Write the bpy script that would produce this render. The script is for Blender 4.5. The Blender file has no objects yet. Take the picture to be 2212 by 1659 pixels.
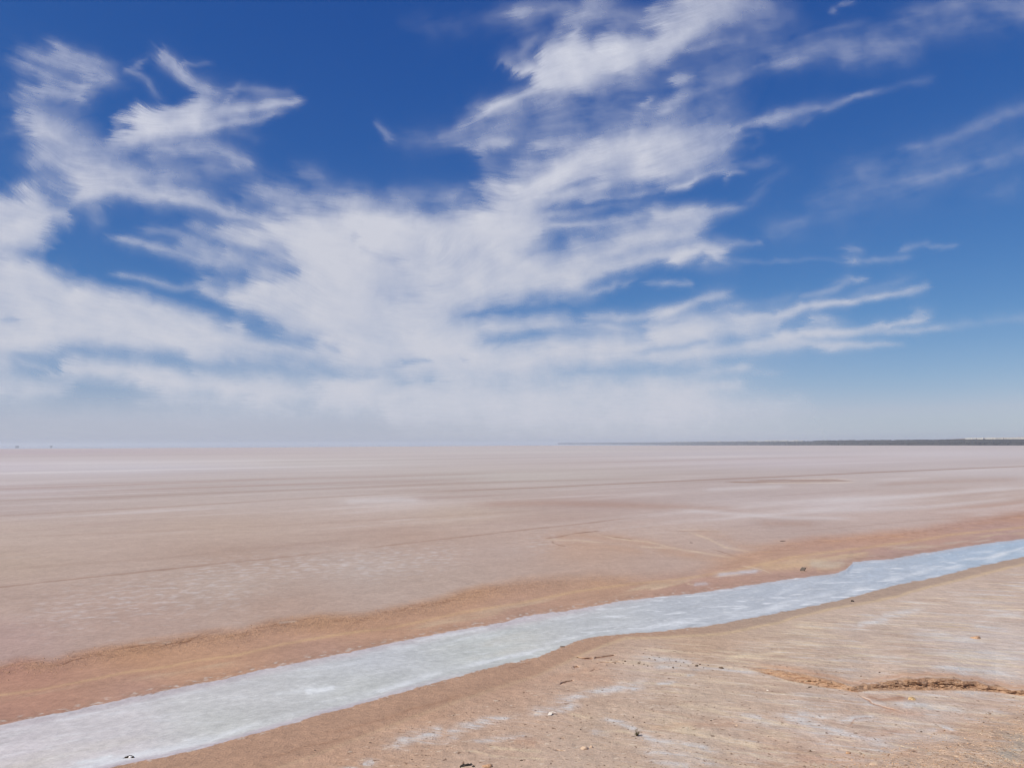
import bpy, math, random
import numpy as np
from mathutils import Matrix, Vector

S = bpy.context.scene
COL = S.collection
R = math.radians

# ---------------------------------------------------------------- camera
CAM_H = 6.0
FOC, CX, CY = 1703.0, 1106.0, 829.5          # a 2212 x 1659 picture plane used to measure the photograph
PITCH, ROLL = math.atan(128 / FOC), 6.4 / 2212
_f = np.array([0, math.cos(PITCH), math.sin(PITCH)])
_r0 = np.array([1.0, 0, 0]); _u0 = np.array([0, -math.sin(PITCH), math.cos(PITCH)])
_u = _u0 * math.cos(ROLL) + _r0 * math.sin(ROLL)
_r = _r0 * math.cos(ROLL) - _u0 * math.sin(ROLL)
cam = bpy.data.objects.new('camera', bpy.data.cameras.new('camera'))
COL.objects.link(cam)
cam.matrix_world = Matrix(((_r[0], _u[0], -_f[0], 0), (_r[1], _u[1], -_f[1], 0), (_r[2], _u[2], -_f[2], CAM_H), (0, 0, 0, 1)))
cam.data.sensor_width = 36.0
cam.data.lens = 36.0 * FOC / 2212
cam.data.clip_start = 0.1
cam.data.clip_end = 1.0e6
S.camera = cam

# ---------------------------------------------------------------- sky, sun, exposure
SUN_EL, SUN_AZ = R(44), R(238)               # azimuth clockwise from +Y: the sun stands to the left
world = bpy.data.worlds.new('World'); S.world = world
world.use_nodes = True
wt = world.node_tree; bg = wt.nodes['Background']
sky = wt.nodes.new('ShaderNodeTexSky'); sky.sky_type = 'NISHITA'; sky.sun_disc = False
sky.sun_elevation = SUN_EL; sky.sun_rotation = SUN_AZ
sky.altitude = 0; sky.air_density = 0.7; sky.dust_density = 0.5; sky.ozone_density = 8
sep = wt.nodes.new('ShaderNodeSeparateColor'); comb = wt.nodes.new('ShaderNodeCombineColor')
wt.links.new(sky.outputs[0], sep.inputs[0])
def wmath(op, a, b):
    n = wt.nodes.new('ShaderNodeMath'); n.operation = op
    for i, v in enumerate((a, b)):
        if isinstance(v, (int, float)): n.inputs[i].default_value = v
        else: wt.links.new(v, n.inputs[i])
    return n.outputs[0]
def grade(ch, g, a):
    return wmath('MULTIPLY', wmath('POWER', wmath('MULTIPLY', sep.outputs[ch], 0.1), g), a * 10)
gr = grade(1, 1.08, 0.92)
rd = wmath('MINIMUM', grade(0, 1.61, 2.15), wmath('MULTIPLY', gr, 0.83))
wt.links.new(rd, comb.inputs[0]); wt.links.new(gr, comb.inputs[1])
wt.links.new(grade(2, 0.588, 0.715), comb.inputs[2])
wt.links.new(comb.outputs[0], bg.inputs['Color']); bg.inputs['Strength'].default_value = 0.1

sun = bpy.data.objects.new('sun', bpy.data.lights.new('sun', 'SUN')); COL.objects.link(sun)
sun.data.energy = 4.9; sun.data.angle = R(0.55); sun.data.color = (1.0, 0.94, 0.85)
_sd = Vector((math.sin(SUN_AZ) * math.cos(SUN_EL), math.cos(SUN_AZ) * math.cos(SUN_EL), math.sin(SUN_EL)))
sun.rotation_euler = _sd.to_track_quat('Z', 'Y').to_euler()
sun.location = (-30, -20, 60)
S.view_settings.view_transform = 'Standard'; S.view_settings.look = 'None'
S.cycles.use_denoising = True; S.cycles.filter_width = 1.1; S.cycles.volume_bounces = 2
S.view_settings.exposure = 0.0; S.view_settings.gamma = 1.0
ILL = np.array([1.16, 1.15, 1.26])           # what a white ground receives here: turns seen colours into base colours

# ---------------------------------------------------------------- helpers
def lin(c):
    c = np.asarray(c, float) / 255.0
    return np.where(c <= 0.04045, c / 12.92, ((c + 0.055) / 1.055) ** 2.4)
def alb(c): return np.clip(lin(c) / ILL, 0, 0.9)
def sst(a, b, x):
    t = np.clip((x - a) / (b - a), 0, 1); return t * t * (3 - 2 * t)
_rng = np.random.RandomState(7)
_perm = _rng.permutation(256).astype(np.int32); _perm = np.concatenate([_perm, _perm])
_ga = _rng.rand(256) * 2 * np.pi; _gx = np.cos(_ga).astype(np.float32); _gy = np.sin(_ga).astype(np.float32)
def perlin(x, y, seed=0):
    x = x + seed * 17.31; y = y + seed * 9.73
    xi = np.floor(x); yi = np.floor(y); xf = (x - xi).astype(np.float32); yf = (y - yi).astype(np.float32)
    xi = xi.astype(np.int64) & 255; yi = yi.astype(np.int64) & 255
    u = xf * xf * xf * (xf * (xf * 6 - 15) + 10); v = yf * yf * yf * (yf * (yf * 6 - 15) + 10)
    x1 = (xi + 1) & 255; y1 = (yi + 1) & 255
    def g(a, b, dx, dy):
        h = _perm[_perm[a] + b]; return _gx[h] * dx + _gy[h] * dy
    n00 = g(xi, yi, xf, yf); n10 = g(x1, yi, xf - 1, yf); n01 = g(xi, y1, xf, yf - 1); n11 = g(x1, y1, xf - 1, yf - 1)
    a = n00 + u * (n10 - n00); b = n01 + u * (n11 - n01)
    return (a + v * (b - a)) * 1.5                      # about -1..1
def at(px, py, h=0.0):
    """the point of the picture plane (px, py) on the level z = h"""
    d = _f * FOC + _r * (px - CX) + _u * (CY - py)
    t = (h - CAM_H) / d[2]
    return np.array([d[0] * t, d[1] * t, h])
def at_dist(px, py, dist):
    d = _f * FOC + _r * (px - CX) + _u * (CY - py)
    t = dist / math.hypot(d[0], d[1])
    return np.array([d[0] * t, d[1] * t, CAM_H + d[2] * t])
def horizon(px): return 961.0 - 6.4 * px / 2212
def mesh_np(name, verts, faces):
    me = bpy.data.meshes.new(name)
    n = len(faces); k = faces.shape[1]
    me.vertices.add(len(verts)); me.vertices.foreach_set('co', np.asarray(verts, np.float32).ravel())
    me.loops.add(n * k); me.loops.foreach_set('vertex_index', np.asarray(faces, np.int32).ravel())
    me.polygons.add(n); me.polygons.foreach_set('loop_start', np.arange(0, n * k, k, dtype=np.int32))
    me.polygons.foreach_set('use_smooth', np.ones(n, bool))
    me.update(calc_edges=True)
    return me
def link(name, me, mat=None, parent=None):
    o = bpy.data.objects.new(name, me); COL.objects.link(o)
    if mat: me.materials.append(mat)
    if parent: o.parent = parent
    return o
def tag(o, label=None, cat=None, group=None, kind=None):
    for k, v in (('label', label), ('category', cat), ('group', group), ('kind', kind)):
        if v: o[k] = v
    return o
def empty(name, loc):
    o = bpy.data.objects.new(name, None); COL.objects.link(o); o.location = loc; o.empty_display_size = 0.05
    return o
def grid_faces(nr, nc, wrap=False):
    i = np.arange(nr - 1)[:, None]; j = np.arange(nc if wrap else nc - 1)[None, :]
    a = i * nc + j; b = i * nc + (j + 1) % nc
    return np.stack([a, b, b + nc, a + nc], -1).reshape(-1, 4)
def material(name, rough=0.9, spec=0.2):
    m = bpy.data.materials.new(name); m.use_nodes = True
    p = m.node_tree.nodes['Principled BSDF']
    p.inputs['Roughness'].default_value = rough; p.inputs['Specular IOR Level'].default_value = spec
    return m, m.node_tree, p
def noise_mat(name, c0, c1, scale, rough=0.9, bump=0.4, dist=0.004, thr=(0.35, 0.65)):
    """two real colours mixed by noise, with a matching bump"""
    m, t, p = material(name, rough)
    tc = t.nodes.new('ShaderNodeTexCoord'); n = t.nodes.new('ShaderNodeTexNoise')
    n.inputs['Scale'].default_value = scale; n.inputs['Detail'].default_value = 6
    t.links.new(tc.outputs['Object'], n.inputs['Vector'])
    r = t.nodes.new('ShaderNodeValToRGB')
    r.color_ramp.elements[0].position, r.color_ramp.elements[1].position = thr
    r.color_ramp.elements[0].color = (*alb(c0), 1); r.color_ramp.elements[1].color = (*alb(c1), 1)
    t.links.new(n.outputs['Fac'], r.inputs[0]); t.links.new(r.outputs[0], p.inputs['Base Color'])
    b = t.nodes.new('ShaderNodeBump'); b.inputs['Strength'].default_value = bump; b.inputs['Distance'].default_value = dist
    t.links.new(n.outputs['Fac'], b.inputs['Height']); t.links.new(b.outputs[0], p.inputs['Normal'])
    return m

# ================================================================= CIRRUS CLOUDS
def build_clouds():
    step = 2.0
    gx = np.arange(-240, 2460, step); gy = np.arange(-170, 961, step)
    PX, PY = np.meshgrid(gx, gy); PX = PX.astype(np.float32); PY = PY.astype(np.float32)
    ny, nx = PX.shape
    def fbm(wl, octv, seed, sx=1.0, sy=1.0, ang=0.0, gain=0.5, X=PX, Y=PY):
        c, s = math.cos(ang), math.sin(ang)
        U = (X * c + Y * s) / sx; V = (-X * s + Y * c) / sy
        out = 0; a = 1; tot = 0
        for k in range(octv):
            out = out + a * perlin(U / wl, V / wl, seed + k * 3); tot += a; a *= gain; wl *= 0.5
        return out / tot
    WX = PX + 15 * fbm(95, 3, 1) + 6 * fbm(28, 2, 2)
    WY = PY + 11 * fbm(95, 3, 3) + 5 * fbm(28, 2, 4)
    ORG = {1: (0, 0), 2: (717.6, 0), 3: (1434.6, 0), 4: (0, 478.4), 5: (717.6, 478.4), 6: (1434.6, 478.4)}
    K = 0.3515
    C = np.zeros_like(PX); HOLE = np.zeros_like(PX)
    vx = np.zeros_like(PX); vy = np.zeros_like(PX)
    def conv(c, pts): return np.array([(ORG[c][0] + K * x, ORG[c][1] + K * y) for x, y in pts], np.float32)
    def seg_field(p, w0, w1, A, B, cap=3.2):
        """soft stroke along p whose half width runs from w0 to w1"""
        m = max(w0, w1) * cap + 60
        i0 = max(0, int((p[:, 1].min() - m - gy[0]) / step)); i1 = min(ny, int((p[:, 1].max() + m - gy[0]) / step) + 2)
        j0 = max(0, int((p[:, 0].min() - m - gx[0]) / step)); j1 = min(nx, int((p[:, 0].max() + m - gx[0]) / step) + 2)
        X = A[i0:i1, j0:j1]; Y = B[i0:i1, j0:j1]
        L = np.r_[0, np.cumsum(np.hypot(*np.diff(p, axis=0).T))]; tot = max(L[-1], 1e-3)
        best = np.full(X.shape, 1e9, np.float32); par = np.zeros_like(best); tx = np.zeros_like(best); ty = np.zeros_like(best)
        for k in range(len(p) - 1):
            d = p[k + 1] - p[k]; l2 = float(d @ d) + 1e-6
            t = np.clip(((X - p[k, 0]) * d[0] + (Y - p[k, 1]) * d[1]) / l2, 0, 1)
            dd = np.hypot(X - p[k, 0] - t * d[0], Y - p[k, 1] - t * d[1])
            m_ = dd < best
            best[m_] = dd[m_]; par[m_] = ((L[k] + t * math.sqrt(l2)) / tot)[m_]
            tx[m_] = d[0] / math.sqrt(l2); ty[m_] = d[1] / math.sqrt(l2)
        w = w0 + (w1 - w0) * par
        end = sst(-0.02, 0.10, par) * (1 - sst(0.90, 1.02, par)) * 0.5 + 0.5
        return (slice(i0, i1), slice(j0, j1)), (0.62 * np.exp(-(best / np.maximum(w, 1)) ** 2) + 0.38 * np.exp(-(best / np.maximum(2.1 * w, 1)) ** 2)) * end, best, w, tx, ty
    def flow(sl, best, w, tx, ty, wt_=1.0):
        g = np.exp(-(best / (w + 28)) ** 2) * wt_
        vx[sl] += g * (tx * tx - ty * ty); vy[sl] += g * (2 * tx * ty)
    def Sx(c, a, w, pts):
        w = (w, w) if isinstance(w, (int, float)) else w
        p = conv(c, pts)
        sl, f, best, ww, tx, ty = seg_field(p, w[0] * K, w[1] * K, WX, WY)
        C[sl] = 1 - (1 - C[sl]) * (1 - np.clip(a * f, 0, 0.98)); flow(sl, best, ww, tx, ty)
    def Hx(c, a, w, pts):
        w = (w, w) if isinstance(w, (int, float)) else w
        p = conv(c, pts)
        sl, f, best, ww, tx, ty = seg_field(p, w[0] * K, w[1] * K, WX, WY)
        HOLE[sl] = 1 - (1 - HOLE[sl]) * (1 - a * f); flow(sl, best, ww, tx, ty, 0.6)
    def Px(c, a, soft, pts):
        p = conv(c, pts); soft = soft * K
        m = soft * 2 + 40
        i0 = max(0, int((p[:, 1].min() - m - gy[0]) / step)); i1 = min(ny, int((p[:, 1].max() + m - gy[0]) / step) + 2)
        j0 = max(0, int((p[:, 0].min() - m - gx[0]) / step)); j1 = min(nx, int((p[:, 0].max() + m - gx[0]) / step) + 2)
        X = WX[i0:i1, j0:j1]; Y = WY[i0:i1, j0:j1]
        best = np.full(X.shape, 1e9, np.float32); ins = np.zeros(X.shape, bool)
        q = np.vstack([p, p[:1]])
        for k in range(len(p)):
            d = q[k + 1] - q[k]; l2 = float(d @ d) + 1e-6
            t = np.clip(((X - q[k, 0]) * d[0] + (Y - q[k, 1]) * d[1]) / l2, 0, 1)
            best = np.minimum(best, np.hypot(X - q[k, 0] - t * d[0], Y - q[k, 1] - t * d[1]))
            cr = (q[k, 1] > Y) != (q[k + 1, 1] > Y)
            xc = q[k, 0] + (Y - q[k, 1]) / (d[1] + 1e-9) * d[0]
            ins ^= cr & (X < xc)
        sd = np.where(ins, best, -best)
        f = a * 0.96 * (sst(-soft * 1.7, soft * 1.8, sd) if c in (4, 5) else sst(-soft * 1.5, soft * 2.0, sd))
        sl = (slice(i0, i1), slice(j0, j1))
        C[sl] = 1 - (1 - C[sl]) * (1 - np.clip(f, 0, 0.985))
    # --- upper left cloud
    Sx(1, .45, 45, [(130,300),(330,380),(560,450),(700,480)]); Sx(1, .4, 35, [(110,380),(250,450),(420,530),(560,560)])
    Sx(1, .3, 25, [(280,270),(480,330),(700,400)]); Sx(1, .35, 30, [(330,300),(500,370),(650,470)])
    Sx(1, .35, 40, [(480,560),(600,510),(710,480)])
    Sx(1, .6, 50, [(200,560),(320,560),(440,600),(400,650)]); Sx(1, .25, 40, [(60,590),(150,680)]); Sx(1, .2, 40, [(20,820),(120,780)])
    Px(1, .72, 60, [(170,590),(300,640),(400,720),(560,800),(620,870),(700,900),(900,1080),(920,1190),(700,1190),(480,1250),(420,1150),(270,1050),(200,980),(150,880),(130,760)])
    Px(1, .95, 42, [(640,900),(760,740),(900,650),(1060,620),(1200,570),(1270,640),(1230,780),(1080,860),(880,900),(720,930)])
    Sx(1, .7, (75, 15), [(1150,700),(1400,690),(1600,660),(1850,610)]); Sx(1, .5, (40, 15), [(1200,790),(1450,760),(1700,700)])
    Sx(1, .3, 25, [(1400,560),(1600,560),(1800,560)]); Sx(1, .35, (30, 12), [(1300,700),(1430,540)])
    Sx(1, .12, 25, [(1450,780),(1680,870)])
    Sx(1, .55, (28, 48), [(960,330),(1040,400),(1100,460),(1200,520),(1320,580)]); Sx(1, .4, 20, [(1030,320),(1110,420)])
    Sx(1, .32, 18, [(880,340),(810,430),(870,490),(930,580)]); Sx(1, .22, 15, [(1150,480),(1200,420),(1320,370)])
    Sx(1, .4, 60, [(900,950),(1200,900),(1350,920),(1520,1010)]); Sx(1, .3, 50, [(800,1060),(1100,1050),(1400,1040),(1500,1020)])
    Sx(1, .3, 14, [(1380,930),(1530,1010)]); Sx(1, .25, 20, [(950,1080),(1200,1090)])
    Sx(1, .65, (50, 34), [(450,1210),(700,1165),(920,1190),(1150,1220),(1400,1310),(1650,1370),(1900,1400)])
    Sx(1, .4, 40, [(950,1130),(1250,1200),(1420,1300)])
    Sx(1, .4, 60, [(170,1000),(300,1130),(430,1200)]); Sx(1, .25, 40, [(590,1270),(600,1400)])
    Px(1, .92, 50, [(-500,1180),(100,1140),(200,1130),(290,1230),(440,1310),(460,1370),(350,1370),(290,1446),(260,1530),(100,1560),(-500,1600)])
    Px(1, .55, 60, [(1480,1120),(1700,1100),(1900,1130),(2212,1190),(2212,1300),(1700,1340),(1520,1230)])
    Sx(1, .22, 40, [(1800,1050),(2000,1090)])
    Px(1, .9, 60, [(1750,1320),(1900,1290),(2212,1270),(2500,1290),(2500,1600),(1800,1600),(1520,1450),(1650,1370)])
    # --- upper middle
    Sx(2, .3, (10, 26), [(260,750),(330,820),(400,870)]); Sx(2, .13, 60, [(450,870),(640,860),(850,820)])
    Sx(2, .34, 50, [(1150,100),(1350,60),(1600,20),(1750,-20)]); Sx(2, .13, 60, [(550,170),(800,140),(1000,90),(1300,50)])
    Px(2, .93, 48, [(1200,360),(1280,350),(1310,280),(1390,220),(1480,180),(1600,240),(1760,190),(1900,210),(2080,150),(2140,40),(2180,-100),(2500,-100),(2400,100),(2200,270),(2050,390),(1900,450),(1650,500),(1450,530),(1350,560),(1220,510),(1240,450),(1130,450),(1090,390)])
    Sx(2, .8, (14, 50), [(880,740),(1000,660),(1150,590),(1350,520),(1600,480)]); Sx(2, .4, 60, [(900,720),(1100,680),(1400,600),(1700,540),(1950,470)])
    Sx(2, .25, 40, [(650,850),(800,780),(900,720)]); Sx(2, .38, 60, [(1400,180),(1600,110),(1900,120),(2050,80)])
    Sx(2, .33, 36, [(1060,400),(1090,340),(1150,310),(1250,240)])
    Px(2, .36, 100, [(850,720),(1400,640),(2000,560),(2212,500),(2500,420),(2500,800),(2212,860),(1700,820),(1300,900),(1000,950),(850,880)])
    for a_, b_ in (((2080,480),(2200,475)), ((2060,580),(2130,590)), ((1890,600),(1950,640)), ((2040,680),(2090,660)), ((2100,520),(2180,500))):
        Sx(2, .5, 17, [a_, b_])
    Sx(2, .45, 34, [(880,930),(940,880),(1120,870)]); Sx(2, .22, 40, [(800,900),(950,1000),(1100,1050)])
    Px(2, .86, 72, [(1170,1010),(1300,960),(1500,880),(1700,790),(1900,750),(2000,800),(2300,800),(2500,850),(2400,980),(2212,1060),(2100,1130),(1800,1180),(1500,1240),(1300,1320),(1100,1440),(1000,1500),(600,1446),(850,1300),(980,1190),(980,1140),(1080,1100)])
    Sx(2, .35, 34, [(1300,880),(1500,870)]); Sx(2, .35, (14, 34), [(840,1130),(900,1140),(1000,1200)])
    Sx(2, .4, 30, [(1150,1180),(1500,1010),(1900,900),(2212,860)]); Sx(2, .3, 24, [(1250,1300),(1650,1130),(2100,1020)])
    Px(2, .9, 70, [(-100,1290),(200,1280),(450,1310),(600,1350),(850,1310),(1100,1320),(1300,1330),(1250,1520),(-100,1520)])
    Sx(2, .4, 55, [(0,1220),(300,1230),(600,1210),(850,1200)])
    Sx(2, .5, 14, [(1600,1220),(1900,1200),(2100,1150),(2300,1090)]); Sx(2, .3, 22, [(1300,1330),(1600,1280),(1900,1240)])
    Sx(2, .42, 18, [(1250,1400),(1600,1380),(1900,1330),(2212,1290)])
    Px(2, .36, 60, [(1400,1350),(1900,1260),(2212,1250),(2400,1280),(2300,1460),(1300,1460)])
    Hx(2, .45, (12, 36), [(1250,1300),(1600,1260),(2000,1210),(2212,1200)])
    Hx(2, .35, 24, [(1350,1180),(1450,1150),(1600,1100)])
    # --- upper right
    Px(3, .85, 55, [(50,-100),(500,-100),(620,10),(520,90),(430,150),(280,210),(150,240),(60,320),(0,370),(-60,300),(-100,150)])
    Sx(3, .36, 60, [(550,20),(700,100),(760,150)]); Sx(3, .3, 26, [(230,290),(400,260),(540,235)]); Sx(3, .22, 120, [(300,200),(700,60)])
    Px(3, .22, 80, [(0,350),(400,280),(700,200),(900,300),(500,430),(300,560),(0,620)])
    Sx(3, .36, (26, 50), [(-50,640),(200,580),(400,500),(560,430),(760,370),(1000,330),(1250,310),(1500,290)])
    Sx(3, .32, (60, 90), [(700,380),(1000,280),(1300,230),(1600,180),(1900,120),(2300,60),(2700,0)])
    Sx(3, .22, 46, [(1100,360),(1300,350),(1500,350)]); Sx(3, .3, 46, [(1500,100),(1800,30),(2212,5),(2600,-30)]); Sx(3, .2, 15, [(760,260),(1000,190),(1250,110)])
    Sx(3, .5, 13, [(990,80),(1050,50),(1100,40)]); Sx(3, .4, 11, [(1130,20),(1200,5)])
    Sx(3, .75, (70, 20), [(-50,930),(150,850),(350,800),(550,760)]); Sx(3, .55, (26, 11), [(550,760),(800,720),(1000,660),(1150,600),(1330,560)])
    Sx(3, .25, (12, 28), [(1330,560),(1500,510),(1640,490)]); Sx(3, .3, 30, [(650,720),(850,670),(1000,640)]); Sx(3, .22, 18, [(700,780),(900,740)])
    Sx(3, .22, 11, [(380,900),(450,840),(600,830),(600,880),(520,920)]); Sx(3, .25, 18, [(350,940),(390,860)])
    Px(3, .55, 60, [(-50,880),(200,850),(350,880),(350,960),(420,1030),(350,1050),(100,1110),(0,1150),(-50,1160)])
    Sx(3, .45, 13, [(0,1160),(100,1130),(350,1050),(520,1060)]); Sx(3, .3, 13, [(430,1060),(440,1110)]); Sx(3, .22, 22, [(350,1020),(600,1000),(700,980)])
    Sx(3, .3, 30, [(200,780),(310,700)]); Px(3, .26, 60, [(0,700),(300,650),(500,690),(350,780),(0,860)])
    Sx(3, .35, (55, 20), [(0,1330),(250,1300),(450,1280)]); Sx(3, .32, 28, [(240,1340),(280,1260)])
    Px(3, .4, 50, [(-50,1280),(150,1270),(280,1340),(200,1446),(-50,1446)]); Sx(3, .16, 30, [(500,1270),(620,1150),(720,1050)])
    Sx(3, .14, 50, [(650,1410),(900,1350)])
    Sx(3, .3, (18, 44), [(1400,960),(1650,890),(1850,820),(2000,740),(2130,680),(2400,640)]); Sx(3, .3, 28, [(2020,720),(2150,670)])
    Sx(3, .3, 36, [(1450,1130),(1700,1070),(1950,1000),(2250,920),(2600,850)]); Sx(3, .18, 120, [(900,1250),(1300,1130),(1700,1000),(2212,850)])
    Sx(3, .14, 55, [(1200,1030),(1500,940)]); Sx(3, .1, 60, [(2100,1170),(2250,1140)])
    # --- lower left
    Px(4, .96, 44, [(-500,190),(100,205),(250,245),(330,315),(420,370),(560,400),(700,440),(880,450),(1000,500),(1150,550),(1300,600),(1370,655),(1500,675),(1540,715),(1700,755),(1850,770),(2000,780),(2100,805),(2300,835),(2300,890),(2100,885),(1900,835),(1700,800),(1550,800),(1400,820),(1300,850),(1150,860),(1050,810),(950,800),(850,810),(700,780),(500,760),(350,800),(200,810),(-500,800)])
    Hx(4, .3, 20, [(0,600),(80,605)])
    Px(4, .62, 50, [(-500,800),(100,820),(80,920),(300,960),(430,990),(300,1070),(100,1100),(-500,1110)])
    Px(4, .92, 40, [(250,930),(450,850),(600,840),(800,860),(1000,900),(1200,930),(1450,950),(1700,970),(1850,1010),(1900,1015),(2100,970),(2300,960),(2300,1140),(2100,1110),(1900,1090),(1700,1120),(1750,1160),(1600,1140),(1500,1080),(1350,1080),(1100,1070),(950,1040),(850,1000),(700,970),(400,955)])
    Sx(4, .4, 15, [(120,860),(250,880),(280,920)]); Sx(4, .5, 26, [(1400,650),(1500,660)])
    Px(4, .92, 56, [(2300,0),(1900,30),(1650,80),(1700,230),(1780,300),(1620,370),(1420,410),(1370,480),(1470,540),(1620,590),(1720,670),(1850,715),(2000,740),(2100,780),(2300,800)])
    Sx(4, .5, (13, 42), [(680,115),(900,150),(1100,200),(1300,250),(1420,260)]); Sx(4, .35, 26, [(880,40),(1100,90),(1300,170),(1450,220)])
    Sx(4, .38, 32, [(1150,10),(1350,90),(1600,120)]); Sx(4, .3, 26, [(1100,130),(1300,210)]); Sx(4, .36, (10, 24), [(680,320),(900,360),(1100,400),(1350,420)])
    Sx(4, .5, 28, [(1220,420),(1350,450)]); Sx(4, .4, 60, [(1350,170),(1550,260),(1700,330)]); Sx(4, .35, 50, [(1450,60),(1700,200)]); Sx(4, .25, 28, [(1250,350),(1450,380)])
    Sx(4, .2, 20, [(360,280),(430,320)]); Sx(4, .35, 46, [(1400,830),(1700,860),(1900,900)])
    Sx(4, .28, 24, [(850,1110),(1200,1100),(1500,1120)]); Sx(4, .3, 22, [(0,1040),(350,1050)]); Sx(4, .15, 60, [(-200,1150),(700,1190),(1500,1200)])
    # --- lower middle
    Px(5, .92, 76, [(-100,60),(300,40),(700,20),(1000,20),(1250,40),(1200,150),(1350,210),(1500,180),(1650,150),(1850,100),(2000,70),(1900,150),(1600,260),(1580,350),(1560,440),(1300,480),(1100,500),(900,540),(750,590),(950,600),(1100,590),(1400,590),(1300,640),(1100,660),(950,720),(1200,730),(1500,700),(1900,680),(2212,600),(2300,590),(2300,870),(1900,880),(1600,900),(1350,930),(1100,980),(900,1000),(700,1050),(500,960),(300,900),(0,830),(-100,800)])
    Px(5, .82, 60, [(-80,960),(300,960),(700,980),(1200,1000),(1500,970),(1800,970),(2250,960),(2300,1190),(1500,1230),(1000,1240),(600,1210),(400,1170),(200,1140),(-80,1140)])
    Px(5, .42, 80, [(300,1150),(2300,1100),(2300,1290),(1000,1320),(500,1270)])
    Sx(5, .6, (60, 40), [(1400,200),(1700,150),(1900,100),(2212,60)]); Sx(5, .5, 28, [(1500,340),(1700,300),(1950,230),(2212,180)])
    Sx(5, .7, (16, 28), [(2040,250),(2212,190)]); Px(5, .5, 50, [(1500,250),(2000,130),(2212,80),(2212,170),(2000,260),(1700,320),(1550,360)])
    Sx(5, .5, 16, [(1600,440),(1740,400)]); Sx(5, .3, 16, [(1740,400),(1860,370)]); Sx(5, .25, 13, [(1950,380),(2212,370)])
    Sx(5, .48, 24, [(1500,600),(1800,590),(2000,560),(2212,520)]); Sx(5, .4, 20, [(1000,650),(1500,640),(1850,660)])
    for a_, w_, p_ in ((.62, (12, 26), [(800,590),(950,560),(1150,530),(1400,540),(1600,545)]), (.55, (14, 20), [(980,735),(1150,710),(1230,700)]),
                       (.62, (18, 12), [(430,865),(520,850),(620,840)]), (.5, 9, [(170,955),(260,960)]), (.55, 14, [(370,990),(430,1000)]),
                       (.5, 9, [(490,970),(540,975)]), (.6, 14, [(-60,935),(80,945)]), (.4, 16, [(-60,770),(60,810)]),
                       (.6, (8, 48), [(1370,945),(1600,930),(1900,925),(2300,915)]), (.45, 16, [(1900,800),(2250,755)]), (.2, 30, [(100,90),(180,100)]),
                       (.2, 40, [(200,200),(370,240)]), (.2, 26, [(1580,1150),(1700,1160)]), (.35, 14, [(1700,990),(1780,980)]), (.3, 24, [(1200,200),(1330,180)]),
                       (.12, 60, [(250,440),(600,430)]), (.12, 50, [(50,650),(300,700)]), (.35, 10, [(830,850),(870,855)])):
        Hx(5, a_, w_, p_)
    # --- lower right
    Sx(6, .78, (13, 44), [(0,260),(100,200),(230,160),(300,180),(400,200)]); Sx(6, .3, 28, [(250,230),(420,220)]); Sx(6, .35, 13, [(410,150),(600,140)]); Sx(6, .25, 10, [(0,370),(180,385)])
    Sx(6, .5, (14, 30), [(-50,590),(100,540),(250,470),(390,460)]); Sx(6, .3, 18, [(300,560),(490,520)])
    Px(6, .86, 42, [(-80,650),(150,600),(300,580),(500,620),(700,650),(600,690),(350,715),(100,755),(0,800),(-80,800)])
    Sx(6, .75, (34, 13), [(350,620),(600,590),(800,550),(1000,510),(1250,470)]); Sx(6, .5, (12, 18), [(1250,470),(1450,430),(1600,410)]); Sx(6, .45, 28, [(500,640),(750,610)])
    Sx(6, .55, 24, [(900,610),(1000,600)]); Sx(6, .25, 36, [(850,640),(1050,620)])
    Px(6, .88, 36, [(-80,820),(100,785),(300,755),(600,722),(900,685),(1000,690),(800,735),(600,780),(400,820),(200,855),(-80,885)])
    Sx(6, .7, (32, 12), [(600,730),(900,690),(1200,660),(1500,620),(1620,600)]); Sx(6, .32, 28, [(1540,590),(1620,560)]); Sx(6, .45, 15, [(900,700),(1300,680),(1750,660)])
    Sx(6, .15, 22, [(1700,640),(2400,570)]); Sx(6, .6, (38, 12), [(500,780),(800,765),(1100,755),(1430,750)])
    Sx(6, .42, 11, [(1150,340),(1250,345)]); Sx(6, .3, (8, 24), [(850,470),(1000,440),(1100,390),(1150,350)]); Sx(6, .14, 22, [(1200,430),(1500,350)]); Sx(6, .14, 28, [(450,520),(800,460)])
    Sx(6, .4, 12, [(1060,230),(1150,250)]); Sx(6, .3, 18, [(1100,200),(1190,175)]); Sx(6, .22, 12, [(1150,240),(1500,230)]); Sx(6, .25, 14, [(1450,180),(1600,150)])
    Sx(6, .3, 9, [(1600,170),(1800,150)]); Sx(6, .15, 8, [(500,240),(1050,235)])
    Sx(6, .5, (48, 18), [(-50,980),(200,940),(450,900),(580,900)]); Sx(6, .5, 30, [(200,1020),(500,1010)])
    Px(6, .52, 60, [(-80,1000),(300,1040),(600,1090),(850,1090),(900,1140),(500,1200),(-80,1250)]); Sx(6, .15, 18, [(600,930),(720,930)]); Sx(6, .12, 100, [(0,1270),(800,1250)])
    C = C * (1 - HOLE)
    def blur(a, n):
        for ax in (0, 1):
            for _ in range(2):
                c_ = np.cumsum(np.pad(a, [(n + 1, n) if i == ax else (0, 0) for i in (0, 1)], mode='edge'), axis=ax)
                a = (np.take(c_, np.arange(2 * n + 1, c_.shape[ax]), ax) - np.take(c_, np.arange(0, c_.shape[ax] - 2 * n - 1), ax)) / (2 * n + 1)
        return a.astype(np.float32)
    C = blur(C.astype(np.float64), 1)
    # --- wind direction everywhere: the strokes, else streaming out of the lower middle
    bx = PX - 880; by = (PY - 1120) * 0.30
    n = np.hypot(bx, by) + 1e-3; bx /= n; by /= n
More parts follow.
